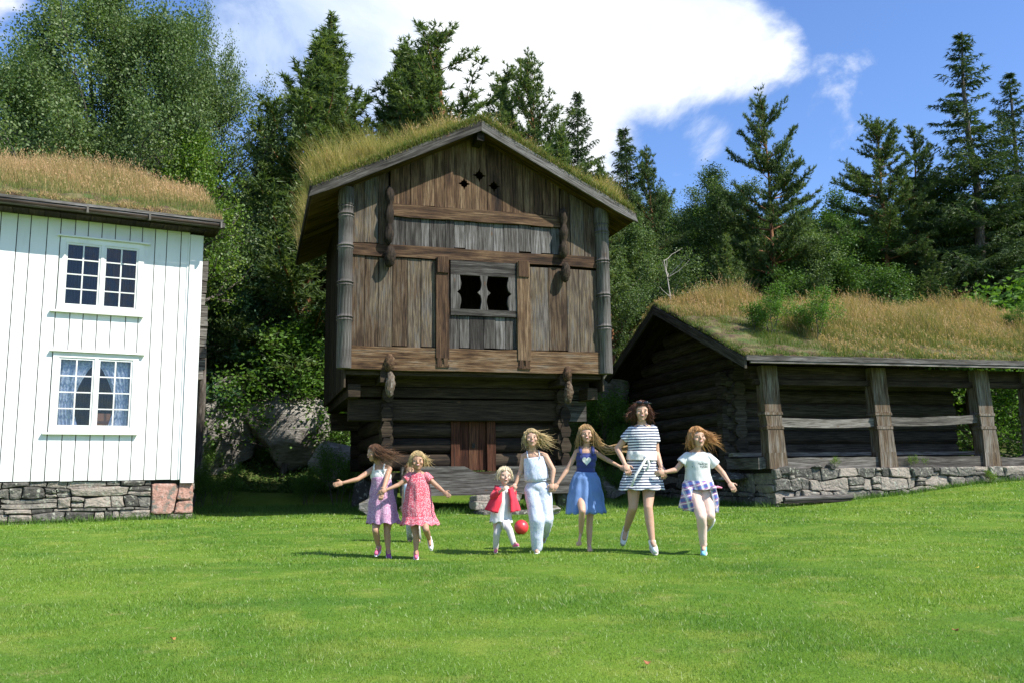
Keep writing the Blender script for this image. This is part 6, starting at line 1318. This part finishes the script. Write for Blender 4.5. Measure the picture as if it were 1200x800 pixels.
b.ell(h+ud*.04,I['sw']*.165*S_,I['fw']*.12*S_,ud*.12*S_); crinkle(b.remesh('trousers',C_peach,P,O,vox=.007,it=3),.008)
loft('tied_plaid_shirt',[(h+ud*L*.22,.168*S_,.14*S_,.5,ud),(h+ud*L*.12,.185*S_,.155*S_,1.,ud),(h-ud*.01,.195*S_,.16*S_,1.,ud)],C_plaid,P,O,8,.04,seed=10)
a8=lambda x,y,d:at(x,y,9.8+d)
flap('shirt_panel',(a8(800,569,-.04),a8(812,571,-.15)),(a8(798,582,-.03),a8(810,584,-.17)),(a8(795,594,.0),a8(815,600,-.10)),vv(-.5,-1,0),.006,C_plaid,P,O,4)
flap('shirt_panel',(a8(832,571,-.10),a8(838,569,-.0)),(a8(835,583,-.10),a8(842,583,.02)),(a8(836,600,-.06),a8(841,600,.06)),vv(.5,-1,0),.006,C_plaid,P,O,5)
flap('shirt_panel',(a8(802,569,.16),a8(838,569,.16)),(a8(799,583,.20),a8(841,583,.20)),(a8(800,598,.22),a8(842,600,.22)),vv(0,1,0),.006,C_plaid,P,O,6)
kn=a8(836,571,-.12); b=Blob(); b.ell(kn,vv(.035,0,0),vv(0,.03,0),vv(0,0,.03)); simple('knot',b,C_plaid,P,O)
tube_on('shirt_sleeve',[kn,a8(841,570,-.1),a8(845,571,-.08)],[.024,.028,.022],shoe_m('pink_cuff_cotton',(.62,.22,.33)),P,O,8,.5)
mb=MB(5); r=random.Random(3)   # faded two-line print on the tee, unreadable at this distance
for row in range(2):
    x=-.085
    while x<.085:
        w=r.uniform(.009,.016); zz=.0 if row==0 else -.033; hgt=.022
        for q in range(r.choice((2,3))):
            dx=r.uniform(0,w*.6); c=h+ud*(L*.66+zz+r.uniform(0,hgt*.6))+I['sw']*(x+dx)*S_*1.1+I['fw']*(.136-.9*x*x*3)*S_; u1=ud*(hgt*.8 if q%2 else .007); s1=I['sw']*(.006 if q%2 else w*.8)
            mb.add([tuple(c-O),tuple(c+s1-O),tuple(c+s1+u1-O),tuple(c+u1-O)],[(0,1,2,3)])
        x+=w+.006
mb.build('faded_print',M_print,P)
# red ball on the lawn
d=cf*FOC+cr*(611-600)-cu*(625.5-400); t=-(CZ-.03)/d[2]; bp=np.array([0,0,CZ])+d*t
b=Blob(); rb=8.3/FOC*bp[1]; b.ell(vv(0,0,0),vv(rb,0,0),vv(0,rb,0),vv(0,0,rb),36,24); o=simple('ball',b,pm('red_ball_rubber',[(.4,(.62,.03,.04)),(.6,(.72,.05,.06))],rough=.35,bump=.05,spec=.5),None,vv(0,0,0)); o.location=(bp[0],bp[1],float(zt(bp[0],bp[1]))+rb*.97); tag(o,'small red ball on the grass between the toddler and the girl in the jumpsuit','ball')
